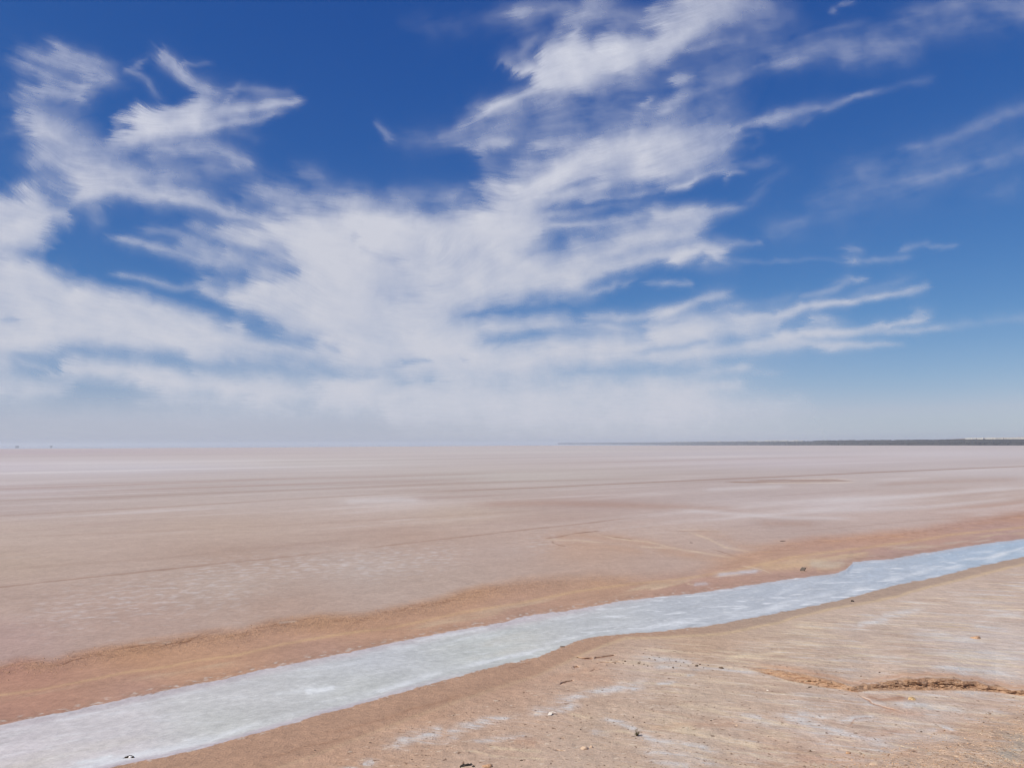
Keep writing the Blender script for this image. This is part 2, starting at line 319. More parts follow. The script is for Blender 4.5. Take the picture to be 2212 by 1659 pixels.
    vx += 0.10 * (bx * bx - by * by); vy += 0.10 * (2 * bx * by)
    calm = sst(790, 860, PY); vx = vx * (1 - calm) + calm; vy = vy * (1 - calm)
    vx = blur(vx.astype(np.float64), 9); vy = blur(vy.astype(np.float64), 9)
    ang = 0.5 * np.arctan2(vy, vx) + 0.22 * fbm(90, 3, 21)
    dx = np.cos(ang); dy = np.sin(ang)
    II, JJ = np.meshgrid(np.arange(ny), np.arange(nx), indexing='ij')
    def lic(noise, L, h=1.0):
        acc = noise.copy(); wsum = 1.0
        for sg in (1, -1):
            x = JJ.astype(np.float32); y = II.astype(np.float32); cx = dx * sg; cy = dy * sg
            for k in range(L):
                x = x + cx * h; y = y + cy * h
                xi = np.clip(np.rint(x), 0, nx - 1).astype(np.int32); yi = np.clip(np.rint(y), 0, ny - 1).astype(np.int32)
                nxv = dx[yi, xi]; nyv = dy[yi, xi]
                sgn = np.sign(nxv * cx + nyv * cy); sgn[sgn == 0] = 1
                cx = nxv * sgn; cy = nyv * sgn
                w = 1 - k / L
                acc += noise[yi, xi] * w; wsum += w
        acc /= wsum; acc -= acc.mean(); acc /= acc.std()
        return acc
    rs = np.random.RandomState(3)
    fine = lic(rs.randn(ny, nx).astype(np.float32), 7)
    wisp = lic(fbm(60, 6, 30, gain=0.80), 12); big = lic(fbm(110, 6, 31, gain=0.70), 22, 1.5)
    puff = fbm(60, 7, 40, gain=0.66); puff2 = fbm(170, 3, 44)
    # feather the ends: pull the cover along the wind by different amounts, fibre by fibre
    def pull(a, amp):
        y = np.clip(II + dy * amp, 0, ny - 1.001); x = np.clip(JJ + dx * amp, 0, nx - 1.001)
        y0 = y.astype(np.int32); x0 = x.astype(np.int32); fy = y - y0; fx = x - x0
        return (a[y0, x0] * (1 - fy) * (1 - fx) + a[y0 + 1, x0] * fy * (1 - fx) + a[y0, x0 + 1] * (1 - fy) * fx + a[y0 + 1, x0 + 1] * fy * fx)
    C = pull(C, 4.5 * big); C = pull(C, 2.6 * wisp + 1.6 * fine)
    C = C * (1 - 0.34 * sst(1300, 1600, PX) * sst(420, 330, PY)) * (1 - 0.10 * sst(640, 500, PX) * sst(420, 340, PY))
    bell = 4 * C * (1 - C)
    t = C + bell * (0.034 * big + 0.040 * wisp + 0.012 * fine + 0.15 * puff) + C * (0.014 * big + 0.018 * wisp + 0.004 * fine + 0.07 * puff + 0.10 * (puff2 - 0.02))
    alpha = np.clip(t, 0, 1)
    alpha = alpha ** (1.36 - 0.30 * sst(380, 600, PY)) * 0.98
    veil = (0.16 * sst(640, 800, PY) + 0.27 * sst(800, 930, PY)) * (1 - 0.62 * sst(1500, 2050, PX))  # pale haze of the low sky, painted in as extra cloud cover
    veil = veil + 0.26 * sst(770, 830, PY) * sst(930, 880, PY) * sst(250, 600, PX) * sst(1750, 1450, PX) * (0.7 + 0.6 * puff)
    alpha = 1 - (1 - alpha) * (1 - np.clip(veil, 0, 1))
    # --- the sheet: a shell about 8 km up that follows the round earth
    d = _f * FOC + _r * (PX[..., None] - CX) + _u * (CY - PY[..., None])
    hz = np.hypot(d[..., 0], d[..., 1]); te = np.maximum(d[..., 2] / hz, 0.0001)
    RE = 6.371e6; alt = 8000 + 60 * fbm(400, 1, 50)
    dist = RE * (-te + np.sqrt(te * te + 2 * alt / RE))
    V = np.stack([d[..., 0] / hz * dist, d[..., 1] / hz * dist, CAM_H + te * dist], -1).reshape(-1, 3)
    me = mesh_np('cirrus_clouds', V, grid_faces(ny, nx))
    at_ = me.attributes.new('cover', 'FLOAT', 'POINT'); at_.data.foreach_set('value', alpha.astype(np.float32).ravel())
    m = bpy.data.materials.new('ice_cloud'); m.use_nodes = True; t_ = m.node_tree; t_.nodes.clear()
    out = t_.nodes.new('ShaderNodeOutputMaterial'); a = t_.nodes.new('ShaderNodeAttribute'); a.attribute_name = 'cover'
    tr = t_.nodes.new('ShaderNodeBsdfTransparent'); tl = t_.nodes.new('ShaderNodeBsdfTranslucent'); df = t_.nodes.new('ShaderNodeBsdfDiffuse')
    tl.inputs[0].default_value = (0.80, 0.82, 0.83, 1); df.inputs[0].default_value = (0.66, 0.68, 0.70, 1)
    m1 = t_.nodes.new('ShaderNodeMixShader'); m1.inputs[0].default_value = 0.35; m2 = t_.nodes.new('ShaderNodeMixShader')
    t_.links.new(tl.outputs[0], m1.inputs[1]); t_.links.new(df.outputs[0], m1.inputs[2])
    t_.links.new(a.outputs['Fac'], m2.inputs[0]); t_.links.new(tr.outputs[0], m2.inputs[1]); t_.links.new(m1.outputs[0], m2.inputs[2])
    t_.links.new(m2.outputs[0], out.inputs[0])
    o = link('cirrus_clouds', me, m)
    tag(o, 'wispy white cirrus clouds fanning out across the deep blue sky', 'clouds', kind='stuff')

# ================================================================= THE GROUND
def L_(*p): return (np.array([q[0] for q in p], float), np.array([q[1] for q in p], float))
CAN_T = L_((-600,1690),(0,1564),(73,1550),(146,1535),(219,1519.5),(292,1503.6),(389,1484),(478,1466),(560,1446),(630,1433),(695,1420),(776,1403.6),(857,1386),(965,1364.4),(1076,1345.5),(1136,1331),(1243,1315),(1363,1295),(1460,1285.6),(1555,1274),(1665,1256.5),(1745,1245.5),(1804,1238.7),(1830,1228),(1843,1213.5),(1870,1210),(1926,1207.5),(1971,1198.6),(2060,1185),(2119,1175),(2212,1163.5),(2700,1095))
CAN_B = L_((-600,1860),(100,1691),(231,1659),(316,1641),(389,1626.5),(478,1605),(573,1578),(641,1559),(700,1540),(738,1532),(789,1518.5),(857,1497),(911,1483),(965,1468.5),(1008,1456),(1031,1449),(1090,1434),(1153,1422),(1187,1407.5),(1218,1396.6),(1236,1388),(1248,1383),(1284,1375),(1333,1370.6),(1396,1366),(1454,1361),(1503,1355),(1555,1347),(1644,1331),(1733,1313),(1822,1295),(1882,1277),(1941,1262.5),(2030,1244.6),(2119,1222),(2212,1203),(2700,1120))
ORA_T = L_((-600,1530),(0,1434),(42,1422),(116,1424),(148,1412),(225,1396),(306,1384),(376,1375),(439,1364.6),(527,1359),(580,1342),(689,1326),(777,1325),(860,1306),(950,1290),(1040,1264),(1136,1251),(1290,1240),(1400,1245),(1500,1236),(1600,1192),(1660,1176),(1733,1163),(1852,1154),(1971,1142),(2100,1120),(2212,1105),(2700,1050))
TAN_L = L_((-600,1600),(0,1501),(73,1491.5),(170,1473),(268,1452.6),(365,1439),(414,1428),(511,1415),(614,1390),(749,1367),(857,1353.6),(1000,1322),(1136,1300),(1243,1277.5),(1363,1261),(1460,1251.6),(1600,1230),(1700,1205),(1763,1195.6),(1852,1185),(1971,1169),(2060,1154),(2212,1139),(2700,1080))
RID_L = L_((-600,2300),(600,1659),(760,1600),(900,1545),(1060,1490),(1150,1462),(1245,1420),(1300,1395),(1350,1378),(1440,1376),(1555,1369.5),(1686,1344),(1721,1332),(1813,1311.6),(1938,1289),(1971,1277),(2030,1262.5),(2105,1244.7),(2212,1218),(2700,1140))
SCT = L_((1560,1441),(1592,1437.5),(1663,1445),(1700,1449),(1741,1456),(1803,1470),(1840,1482),(1856,1480),(1866,1474),(1874,1477),(1932,1468),(1950,1463),(1981,1465),(2005,1461),(2020,1464),(2062,1463),(2080,1470),(2111,1470),(2130,1479),(2159,1481),(2185,1489),(2212,1490.5),(2400,1510))
SCB = L_((1560,1442),(1592,1440),(1663,1457),(1702,1469.4),(1770,1482),(1851,1494.7),(1877,1491),(1981,1490.5),(2094,1490.5),(2159,1495),(2212,1503),(2400,1530))
SHORE = L_((-900,974),(0,969.5),(553,966.5),(1136,962.5),(1674,961.8),(2212,962.3),(3000,964))  # edge of the visible ground, where the added mirage sheet begins
def yl(t, x): return np.interp(x, t[0], t[1])

def shepard(px, lo, pts, pw=2.6, ys=170.0):
    num = np.zeros(px.shape + (3,), np.float32); den = np.zeros(px.shape, np.float32)
    for x, y, c in pts:
        l = math.log(max(y - horizon(x), 4))
        w = 1.0 / (((px - x) / 330.0) ** 2 + ((lo - l) * ys / 60.0) ** 2 + 0.03) ** (pw / 2)
        num += w[..., None] * alb(c).astype(np.float32); den += w
    return num / den[..., None]

def build_ground():
    o_in = np.r_[np.arange(0.55, 3.0, 0.35), np.arange(3.0, 14, 0.55), np.arange(14, 60, 1.1), np.arange(60, 760, 1.12), np.geomspace(762, 9000, 40)]
    o_in = o_in[::-1]                                   # from the feet outward
    az = np.concatenate([np.linspace(-180, -42, 40)[:-1], np.arange(-42, 42.001, 0.041), np.linspace(42, 180, 40)[1:-1]])
    AZ, OF = np.meshgrid(np.radians(az), o_in)
    front = np.abs(AZ) < R(48)
    # a direction `OF` picture units under the level horizon at azimuth AZ
    cosa = np.where(front, np.cos(AZ), math.cos(R(48)))
    slope = OF / FOC * 1.0 * cosa                       # same picture row for every azimuth
    dx = np.sin(AZ); dy = np.cos(AZ); dz = -slope
    D = np.stack([dx, dy, dz], -1)
    zc = D @ _f; zc_ = np.where(zc > 0.2, zc, 0.2)
    PX = CX + FOC * (D @ _r) / zc_; PY = CY - FOC * (D @ _u) / zc_
    PX = np.where(front, PX, np.where(AZ < 0, -600, 2800)); PX = np.clip(PX, -600, 2800)
    hz = horizon(PX); PY = np.where(front, PY, hz + OF); O = np.maximum(PY - hz, 0.4)
    LO = np.log(np.maximum(O, 4))
    R0 = CAM_H / slope; X = dx * R0; Y = dy * R0; RR = R0
    spacing = RR * RR * 1.45 / (CAM_H * FOC)
    def fbm(wl, octv, seed, ang=0.0, st=1.0, gain=0.55):
        """noise in metres; st stretches it along the direction ang"""
        c, s = math.cos(ang), math.sin(ang)
        U = (X * c + Y * s) / st; V = -X * s + Y * c
        out = 0; a = 1.0; tot = 0
        eff_k = 1.0 if st == 1 else 1.0
        for k in range(octv):
            f = sst(0.5, 1.6, wl / spacing * eff_k)
            if f.max() > 0.001: out = out + a * f * perlin(U / wl, V / wl, seed + 5 * k)
            tot += a; a *= gain; wl *= 0.5
        return out / tot
    def dirn(p, q):
        a = at(*p); b = at(*q); return math.atan2(b[1] - a[1], b[0] - a[0])
    A_TR = dirn((0, 1114), (2212, 1007)); A_CAN = dirn((300, 1560), (1300, 1340)); A_ST = dirn((1500, 1440), (2200, 1500)); A_S2 = dirn((1400, 1590), (1900, 1700))

    # ---- seen colours of the four surfaces
    plain = shepard(PX, LO, [(0,975,(188,173,178)),(0,1010,(201,191,197)),(300,1010,(198,190,196)),(700,1000,(197,187,186)),(1100,975,(194,184,184)),(1600,980,(194,184,188)),(2100,980,(198,188,192)),
        (0,1060,(195,183,185)),(600,1050,(190,178,176)),(1100,1030,(192,181,177)),(1700,1000,(192,180,184)),(2150,1020,(193,181,182)),(0,1100,(181,166,164)),(500,1085,(186,171,167)),
        (1000,1060,(185,169,164)),(1500,1060,(183,167,165)),(2000,1040,(189,175,173)),(0,1150,(187,171,164)),(500,1140,(183,165,156)),(850,1085,(196,183,181)),(1000,1110,(187,169,159)),
        (1300,1090,(177,157,153)),(1600,1080,(187,173,173)),(2100,1075,(183,162,154)),(2200,1100,(180,152,142)),(0,1220,(179,161,151)),(500,1200,(174,153,143)),(900,1160,(177,155,145)),
        (1200,1120,(178,158,151)),(1500,1110,(184,168,166)),(1800,1090,(191,178,179)),(0,1300,(177,157,149)),(500,1260,(180,164,157)),(800,1230,(182,168,163)),(1100,1190,(178,160,154)),
        (1500,1150,(184,164,156)),(1700,1130,(176,158,154)),(1900,1120,(188,170,166)),(0,1380,(177,153,149)),(300,1350,(177,155,147)),(600,1310,(175,153,143)),(900,1250,(178,160,152)),(1250,1190,(184,158,144))])
    bank = shepard(PX, LO, [(0,1450,(181,134,114)),(300,1410,(190,145,112)),(700,1345,(190,147,114)),(1000,1290,(190,148,117)),(1300,1255,(187,150,124)),(1600,1210,(190,152,126)),(1900,1160,(193,150,124)),
        (2200,1115,(189,150,130)),(0,1490,(186,142,118)),(400,1430,(192,150,120)),(0,1540,(176,134,116)),(300,1490,(178,140,122)),(700,1400,(180,143,124)),(1100,1320,(182,146,126)),(1500,1265,(181,145,128)),
        (1700,1240,(180,145,130)),(1950,1190,(180,148,136)),(2200,1150,(180,147,137))])
    canal = shepard(PX, LO, [(0,1600,(203,196,201)),(0,1650,(212,203,208)),(200,1580,(202,196,200)),(200,1640,(210,203,207)),(500,1500,(197,195,198)),(500,1560,(198,198,197)),(800,1430,(193,194,201)),(800,1480,(193,194,193)),
        (1050,1400,(192,194,193)),(1300,1335,(191,192,196)),(1500,1310,(186,189,198)),(1700,1270,(181,186,198)),(1700,1310,(184,188,199)),(1900,1230,(178,186,201)),(2100,1190,(172,185,204)),(2212,1175,(167,184,206)),(2212,1195,(172,187,205))])
    near = shepard(PX, LO, [(500,1640,(187,151,129)),(300,1700,(184,148,126)),(900,1600,(189,158,137)),(900,1530,(182,147,124)),(1100,1470,(182,148,127)),(1300,1420,(187,157,137)),(1200,1500,(189,161,143)),(1300,1560,(193,170,152)),(1500,1620,(195,175,160)),
        (1500,1500,(193,173,157)),(1700,1400,(188,167,151)),(1900,1350,(192,173,161)),(2100,1300,(195,176,165)),(2200,1260,(186,165,153)),(2150,1400,(200,186,180)),(2000,1540,(196,179,170)),(1800,1600,(195,173,160)),
        (2100,1600,(191,160,139)),(2200,1640,(189,160,141)),(1700,1650,(191,161,141)),(1000,1650,(190,165,148)),(1250,1650,(192,170,155)),(700,1650,(188,154,132)),(1500,1400,(186,158,136)),(1400,1440,(194,176,166))])
    plain = plain * np.array([1.05, 1.0, 0.965], np.float32) ** sst(60, 200, O)[..., None]; near = near * np.array([1.07, 1.045, 1.045], np.float32); bank = bank * np.array([0.97, 0.99, 1.06], np.float32)
    def mixc(base, col, m):
        return base + (np.asarray(col, np.float32) - base) * np.clip(m, 0, 1)[..., None]
    def strokes(lst, sy=1.0):
        out = np.zeros_like(PX)
        for a, w, pts in lst:
            w0, w1 = (w, w) if isinstance(w, (int, float)) else w
            ys = [p[1] for p in pts]; xs = [p[0] for p in pts]; mm = 3 * max(w0, w1) + 4
            rows = np.where((PY.max(1) > min(ys) - mm) & (PY.min(1) < max(ys) + mm))[0]
            if len(rows) == 0: continue
            r0, r1 = rows[0], rows[-1] + 1
            x = WPX[r0:r1]; y = WPY[r0:r1]; best = np.full(x.shape, 1e9); par = np.zeros_like(x)
            Ls = np.r_[0, np.cumsum([math.dist(pts[i], pts[i + 1]) for i in range(len(pts) - 1)])]
            for k in range(len(pts) - 1):
                ex, ey = pts[k + 1][0] - pts[k][0], pts[k + 1][1] - pts[k][1]; l2 = ex * ex + ey * ey + 1e-6
                t = np.clip(((x - pts[k][0]) * ex + (y - pts[k][1]) * ey) / l2, 0, 1)
                dd = np.hypot((x - pts[k][0] - t * ex) * 0.6, (y - pts[k][1] - t * ey) * sy)
                mk = dd < best; best[mk] = dd[mk]; par[mk] = ((Ls[k] + t * math.sqrt(l2)) / Ls[-1])[mk]
            wv = w0 + (w1 - w0) * par
            end = sst(0, 0.12, par) * (1 - sst(0.88, 1, par)) * 0.7 + 0.3
            out[r0:r1] = np.maximum(out[r0:r1], a * np.exp(-(best / wv) ** 2) * end)
        return out
    # wobble of every painted outline, in picture units, from noise in metres
    pxm = FOC / RR; pym = O * O / (CAM_H * FOC) * 1.0
    WPX = PX + np.clip(pxm * 0.16, 0, 18) * fbm(0.9, 4, 60); WPY = PY + np.clip(pym * 0.22, 0, 7) * fbm(0.8, 4, 61)

    n_big = fbm(9.0, 4, 70, A_TR, 3.0); n_str = fbm(3.2, 5, 71, A_TR, 9.0); n_far = fbm(26.0, 4, 72, A_TR, 9.0); n_vfar = fbm(120, 4, 73, A_TR + 0.05, 5.0)
    n_iso = fbm(0.55, 4, 74); n_iso2 = fbm(1.6, 4, 75); n_can = fbm(0.6, 5, 76, A_CAN, 4.5); n_canb = fbm(2.2, 4, 77, A_CAN, 4.0)
    n_st = fbm(0.32, 5, 78, A_ST, 7.0); n_st2 = fbm(0.36, 5, 79, A_S2, 6.0); n_grain = fbm(0.16, 4, 80, gain=0.8)

    # ---- 1 the salt plain
    c = plain * (1 + 0.06 * n_big + 0.05 * n_str + 0.10 * n_far * sst(300, 60, O) + 0.12 * n_vfar * sst(120, 20, O) + 0.045 * n_iso2 + 0.06 * n_iso + 0.05 * n_grain)[..., None]
    salt = alb((212, 204, 206)); red = alb((176, 140, 124)); dark = alb((140, 112, 98))
    c = mixc(c, salt, 0.55 * sst(0.10, 0.55, n_far + 0.6 * n_str) * sst(210, 60, O) + 0.3 * sst(0.2, 0.6, n_big + 0.5 * n_str))
    c = mixc(c, alb((170, 142, 134)), 0.5 * sst(0.12, 0.6, -n_far - 0.5 * n_str) * sst(10, 60, O) + 0.25 * sst(0.2, 0.6, -n_big))
    # white flecks of salt
    fl = fbm(0.34, 3, 90, 0.0, 1.7, gain=0.5); fl_zone = strokes([(1, 46, [(60,1330),(300,1290),(560,1260)]), (1.3, 26, [(380,1240),(560,1225),(760,1215),(900,1200)]), (1.1, 30, [(760,1230),(1000,1190)]),
                                              (.8, 30, [(1100,1180),(1350,1130),(1600,1130)]), (.7, 16, [(1500,1095),(1800,1110)])], 1.0)
    c = mixc(c, salt, 0.5 * sst(0.28, 0.5, fl) * np.clip(fl_zone + 0.12, 0, 1) * sst(20, 120, O))
    c = mixc(c, salt, 0.40 * sst(-0.1, 0.5, fbm(0.5, 4, 91)) * fl_zone)
    # dark lens shapes and pale drifts of the middle distance
    c = mixc(c, alb((150, 118, 100)), strokes([(.8, 1.3, [(1567,1041),(1674,1042),(1760,1043)]), (.7, 1.6, [(1620,1038.5),(1740,1037),(1840,1038.5)]), (.45, 2.6, [(1700,1039),(1800,1040)]), (.6, 1.0, [(1774,1034.5),(1805,1036),(1813,1033.8)])]))
    c = mixc(c, alb((214, 198, 188)), strokes([(.7, 1.2, [(1640,1043.5),(1800,1042.8),(1850,1041)]), (.5, 1.2, [(1700,1035.5),(1800,1034),(1850,1037)])]))
    c = mixc(c, alb((170, 138, 124)), strokes([(.5, 7, [(1020,1090),(1200,1086),(1400,1093),(1530,1098)]), (.35, 6, [(1640,1130),(1760,1132)]), (.3, 5, [(1900,1045),(2212,1035)]), (.35, 6, [(1300,1090),(1600,1100)])]))
    c = mixc(c, salt, strokes([(.45, 6, [(740,1083),(860,1079),(910,1081)]), (.4, 4, [(1520,1058),(1700,1050)]), (.4, 5, [(1760,1082),(2050,1066),(2212,1050)]), (.4, 4, [(1450,1100),(1700,1118),(1850,1120)]), (.35, 5, [(1700,1105),(2000,1095),(2212,1075)]), (.3, 8, [(100,1005),(600,998)]), (.18, 1.6, [(0,1120),(300,1108),(500,1095)])]))
    # straight wheel tracks running along the plain
    tr = strokes([(.75, 1.25, [(900,1063.5),(1175,1052.6),(1379,1043),(1574,1034),(1674,1030),(1941,1018),(2212,1007),(2500,996)]), (.40, 1.5, [(-300,1127),(0,1114),(400,1092),(700,1074),(900,1063.5)]),
                  (.42, 2.0, [(-300,1096),(0,1081),(300,1071),(700,1055),(1000,1043),(1400,1033)]), (.22, 2.4, [(0,1162),(500,1140),(900,1118),(1200,1100)]),
                  (.2, 3.0, [(0,1230),(350,1205),(800,1160)]), (.16, 2.2, [(0,1296),(400,1262)]), (.25, 1.2, [(1700,1150),(2000,1123),(2212,1111)])])
    dash = 0.55 + 0.9 * np.clip(fbm(2.4, 2, 92, A_TR, 2.0) + 0.25, 0, 1)
    tr2 = strokes([(.72, 1.5, [(-300,1300),(0,1268),(211,1245),(439,1220.6),(580,1206.5),(777,1185)]), (.5, 1.3, [(777,1185),(960,1164),(1136,1144),(1266,1130),(1396,1114)])]) * dash
    c = mixc(c, alb((150, 122, 108)), tr * 0.8); c = mixc(c, alb((146, 112, 94)), tr2 * 0.9)
    # washed channels of the middle right, with a broken brown rim
    ch = strokes([(.75, 10, [(1190,1160),(1260,1155),(1340,1164),(1440,1182)]), (.6, 9, [(1200,1172),(1300,1178),(1400,1195)]), (.8, 12, [(1400,1180),(1500,1200),(1620,1212),(1700,1225)]), (.4, 8, [(1500,1148),(1560,1160),(1600,1182)]), (.55, 9, [(1580,1176),(1650,1182),(1740,1180)])])
    bk = sst(-0.35, 0.35, fbm(1.6, 5, 93, gain=0.7))
    c = mixc(c, alb((186, 152, 132)), ch * (0.75 + 0.5 * n_iso2))
    c = mixc(c, alb((208, 184, 164)), strokes([(.75, 1.8, [(1286,1153),(1330,1163),(1400,1170),(1460,1185),(1530,1196),(1620,1212)]), (.7, 1.6, [(1180,1165),(1250,1167),(1300,1172)]), (.75, 1.7, [(1380,1180),(1460,1185)]),
                                         (.8, 2.2, [(1490,1150),(1530,1163),(1566,1182),(1620,1192),(1680,1203)]), (.4, 1.5, [(1560,1148),(1470,1144)])]) * (0.5 + 0.6 * bk))
    c = mixc(c, alb((122, 84, 62)), strokes([(.75, 1.0, [(1178,1163),(1216,1158),(1240,1152),(1300,1146)]), (.55, 1.0, [(1190,1169),(1210,1178),(1222,1180)]), (.5, 0.9, [(1450,1147),(1560,1148)]), (.55, 0.9, [(1296,1155),(1370,1166)]), (.6, 1.1, [(1540,1186),(1600,1205),(1640,1214)])]) * (0.4 + 0.6 * bk))

    # ---- 2 the far bank of bare clay
    s_o = (PY - yl(ORA_T, PX)) + 6.5 * fbm(2.2, 5, 100, A_CAN, 2.0) + 3.5 * n_iso
    soft = 12.0 + 13 * sst(900, 1500, PX) * sst(1720, 1560, PX)
    m_o = sst(-soft, soft, s_o)
    b = bank * (1 + 0.07 * n_iso2 + 0.10 * n_can + 0.08 * n_iso + 0.08 * n_grain)[..., None]
    s_t = PY - yl(TAN_L, PX)
    b = mixc(b, alb((205, 170, 132)), 0.6 * np.exp(-((s_t + 1.5 * n_iso) / 3.2) ** 2) * (0.6 + 0.6 * n_iso2 + 0.2))
    b = mixc(b, alb((197, 172, 148)), 0.75 * sst(0.02, 0.42, fbm(1.6, 4, 101, A_CAN, 4.0) + 0.1) * np.exp(-((s_t - 11) / 9) ** 2))
    b = mixc(b, alb((196, 178, 168)), 0.6 * sst(0.12, 0.5, fbm(1.1, 4, 102, A_CAN, 4.0)) * sst(1650, 1850, PX) * sst(2, 10, s_t))
    # crumbled rim: dark cracks under the edge
    rg = 1 - np.abs(fbm(0.75, 4, 103, A_CAN, 2.6)) * 3.0
    rim = np.exp(-((s_o - 9) / 13) ** 2) * (0.4 + 0.8 * sst(1250, 900, PX) + 0.3 * sst(1600, 1800, PX))
    b = mixc(b, alb((146, 108, 86)), 0.50 * sst(0.72, 0.98, rg) * rim)
    b = mixc(b, alb((196, 154, 122)), 0.4 * sst(0.0, 0.5, n_iso2) * np.exp(-((s_o - 12) / 14) ** 2))
    b = mixc(b, alb((204, 184, 172)), 0.5 * strokes([(1, 3, [(300,1389),(345,1383)]), (1, 2.4, [(600,1345),(640,1341)]), (.7, 3, [(350,1390),(370,1386)])]) )
    b = mixc(b, alb((118, 78, 54)), strokes([(.7, 1.0, [(340,1402),(372,1389),(410,1382),(440,1366)]), (.7, 1.0, [(133,1434),(165,1424),(195,1416)]), (.6, .9, [(60,1428),(100,1423)]), (.55, .9, [(400,1380),(440,1372),(480,1362)]), (.5, .8, [(270,1399),(330,1391)])]))
    # sandy fan with a grey patch at its foot
    fan = strokes([(.85, 11, [(1640,1222),(1700,1222),(1760,1218)]), (.7, 10, [(1700,1210),(1790,1212)]), (.55, 8, [(1760,1228),(1820,1222)]), (.45, 6, [(1780,1206),(1880,1196)])])
    b = mixc(b, alb((202, 170, 140)), fan * (0.9 + 0.5 * n_iso)); b = mixc(b, alb((198, 184, 168)), strokes([(.8, 8, [(1745,1216),(1800,1220),(1830,1216)])]) * (0.8 + 0.8 * n_iso2))
    b = mixc(b, alb((202, 202, 212)), strokes([(.75, 4.5, [(1545,1242),(1590,1238),(1640,1232)]), (.5, 3.5, [(1500,1262),(1530,1260)])]) * (0.8 + 0.6 * n_iso))
    b = mixc(b, alb((216, 190, 166)), strokes([(.6, 1.3, [(1600,1222),(1640,1228),(1665,1238)]), (.5, 1.2, [(1540,1246),(1600,1240)]), (.45, 1.5, [(1483,1260),(1500,1262)]), (.5, 2.0, [(1405,1272),(1440,1266)])]))
    # crusty edge by the canal
    s_ct = (PY - yl(CAN_T, PX)) + 3.0 * n_iso + 2.0 * n_can + 3.2 * n_grain
    rim_t = np.exp(-((s_ct + 5) / 5.5) ** 2)
    b = mixc(b, alb((150, 122, 106)), 0.5 * rim_t * sst(0.0, 0.5, n_iso + 0.2)); b = mixc(b, alb((206, 196, 192)), 0.6 * rim_t * sst(0.1, 0.4, fbm(0.22, 3, 104)))
    c = c + (b - c) * m_o[..., None]

    # ---- 3 the salt canal
    inside = sst(-1.1, 1.1, s_ct)
    s_cb = (yl(CAN_B, PX) - PY) + 3.0 * n_iso + 2.0 * n_can + 3.6 * n_grain
    inside = inside * sst(-1.3, 1.3, s_cb)
    wid = np.maximum(yl(CAN_B, PX) - yl(CAN_T, PX), 20); fr = np.clip((PY - yl(CAN_T, PX)) / wid, 0, 1)
    k = canal * (1 + 0.08 * n_can + 0.07 * n_canb + 0.06 * n_iso + 0.09 * n_grain)[..., None]
    k = mixc(k, alb((196, 187, 193)), (0.6 * sst(20, 3, s_ct) + 0.5 * sst(30, 8, s_ct) * sst(-0.2, 0.4, n_canb)) * sst(1500, 1100, PX) + 0.4 * sst(9, 1, s_ct))
    k = mixc(k, alb((186, 174, 184)), 0.8 * sst(14, 2, s_cb) * sst(1200, 700, PX))
    k = mixc(k, alb((222, 224, 232)), 0.75 * np.exp(-((s_cb - 15) / 8) ** 2) * sst(-0.3, 0.4, n_can) + 0.6 * np.exp(-((s_ct - 22) / 8) ** 2) * sst(0.0, 0.5, n_can))
    k = mixc(k, alb((226, 228, 236)), 0.85 * sst(0.14, 0.34, fbm(0.42, 5, 110, A_CAN - 0.55, 3.0, gain=0.7)) * (0.25 + 0.75 * sst(1100, 1500, PX)))
    k = mixc(k, alb((206, 198, 188)), 0.5 * sst(0.0, 0.4, fbm(2.6, 5, 111, A_CAN, 3.5)) * sst(1300, 1000, PX))
    k = mixc(k, alb((226, 228, 234)), strokes([(.9, 6.5, [(655,1492),(690,1491),(730,1485)]), (.35, 5, [(590,1500),(660,1490)]), (.4, 6, [(900,1462),(960,1452)]), (.8, 5, [(160,1648),(210,1642),(250,1630)]), (.5, 4, [(900,1384),(960,1372),(1060,1356)])]))
    k = mixc(k, alb((150, 140, 132)), 0.35 * sst(0.45, 0.7, fbm(0.2, 3, 112)) * sst(1400, 1000, PX))
    c = c + (k - c) * inside[..., None]

    # ---- 4 the near bank
    m_n = sst(1.3, -1.3, s_cb) * sst(-20, 0, PY - yl(CAN_T, PX))
    q = near * (1 + 0.045 * n_iso2 + 0.08 * n_iso + 0.13 * n_grain + 0.04 * n_st)[..., None]
    s_r = (PY - yl(RID_L, PX)) + 2.5 * n_iso2
    wet = sst(6, -6, s_r)
    wc = mixc(near * 0 + alb((178, 143, 122)), alb((172, 148, 133)), sst(1300, 1700, PX))
    wc = wc * (1 + 0.06 * n_canb + 0.05 * n_can)[..., None]
    q = q + (wc - q) * (0.85 * wet)[..., None]
    q = mixc(q, alb((205, 178, 148)), 0.6 * np.exp(-(s_r / 2.6) ** 2) * sst(1180, 1320, PX) * (0.7 + 0.6 * n_iso2) + 0.25 * np.exp(-(s_r / 4) ** 2))
    q = mixc(q, alb((204, 200, 198)), 0.5 * sst(8, 1, -s_cb) * sst(0.15, 0.45, fbm(0.16, 3, 120)))
    q = mixc(q, alb((160, 122, 100)), strokes([(.4, 3, [(700,1585),(850,1545),(1000,1500)]), (.35, 3, [(560,1640),(760,1590)]), (.4, 2.5, [(1096,1446),(1136,1432),(1150,1430)])]))
    # salt streaks the run-off left behind
    low = sst(1470, 1560, PY)
    stv = n_st * (1 - low) + n_st2 * low
    zone = sst(0, 30, s_r) * sst(1180, 1500, PX)
    q = mixc(q, alb((224, 203, 178)), 0.7 * sst(0.05, 0.24, stv) * zone * (0.4 + 0.6 * sst(-0.3, 0.3, n_iso2)))
    q = mixc(q, alb((222, 208, 198)), 0.45 * sst(0.16, 0.36, fbm(0.20, 4, 124, A_ST, 5.0, gain=0.75)) * zone * (0.3 + 0.7 * sst(-0.2, 0.3, n_iso2)))
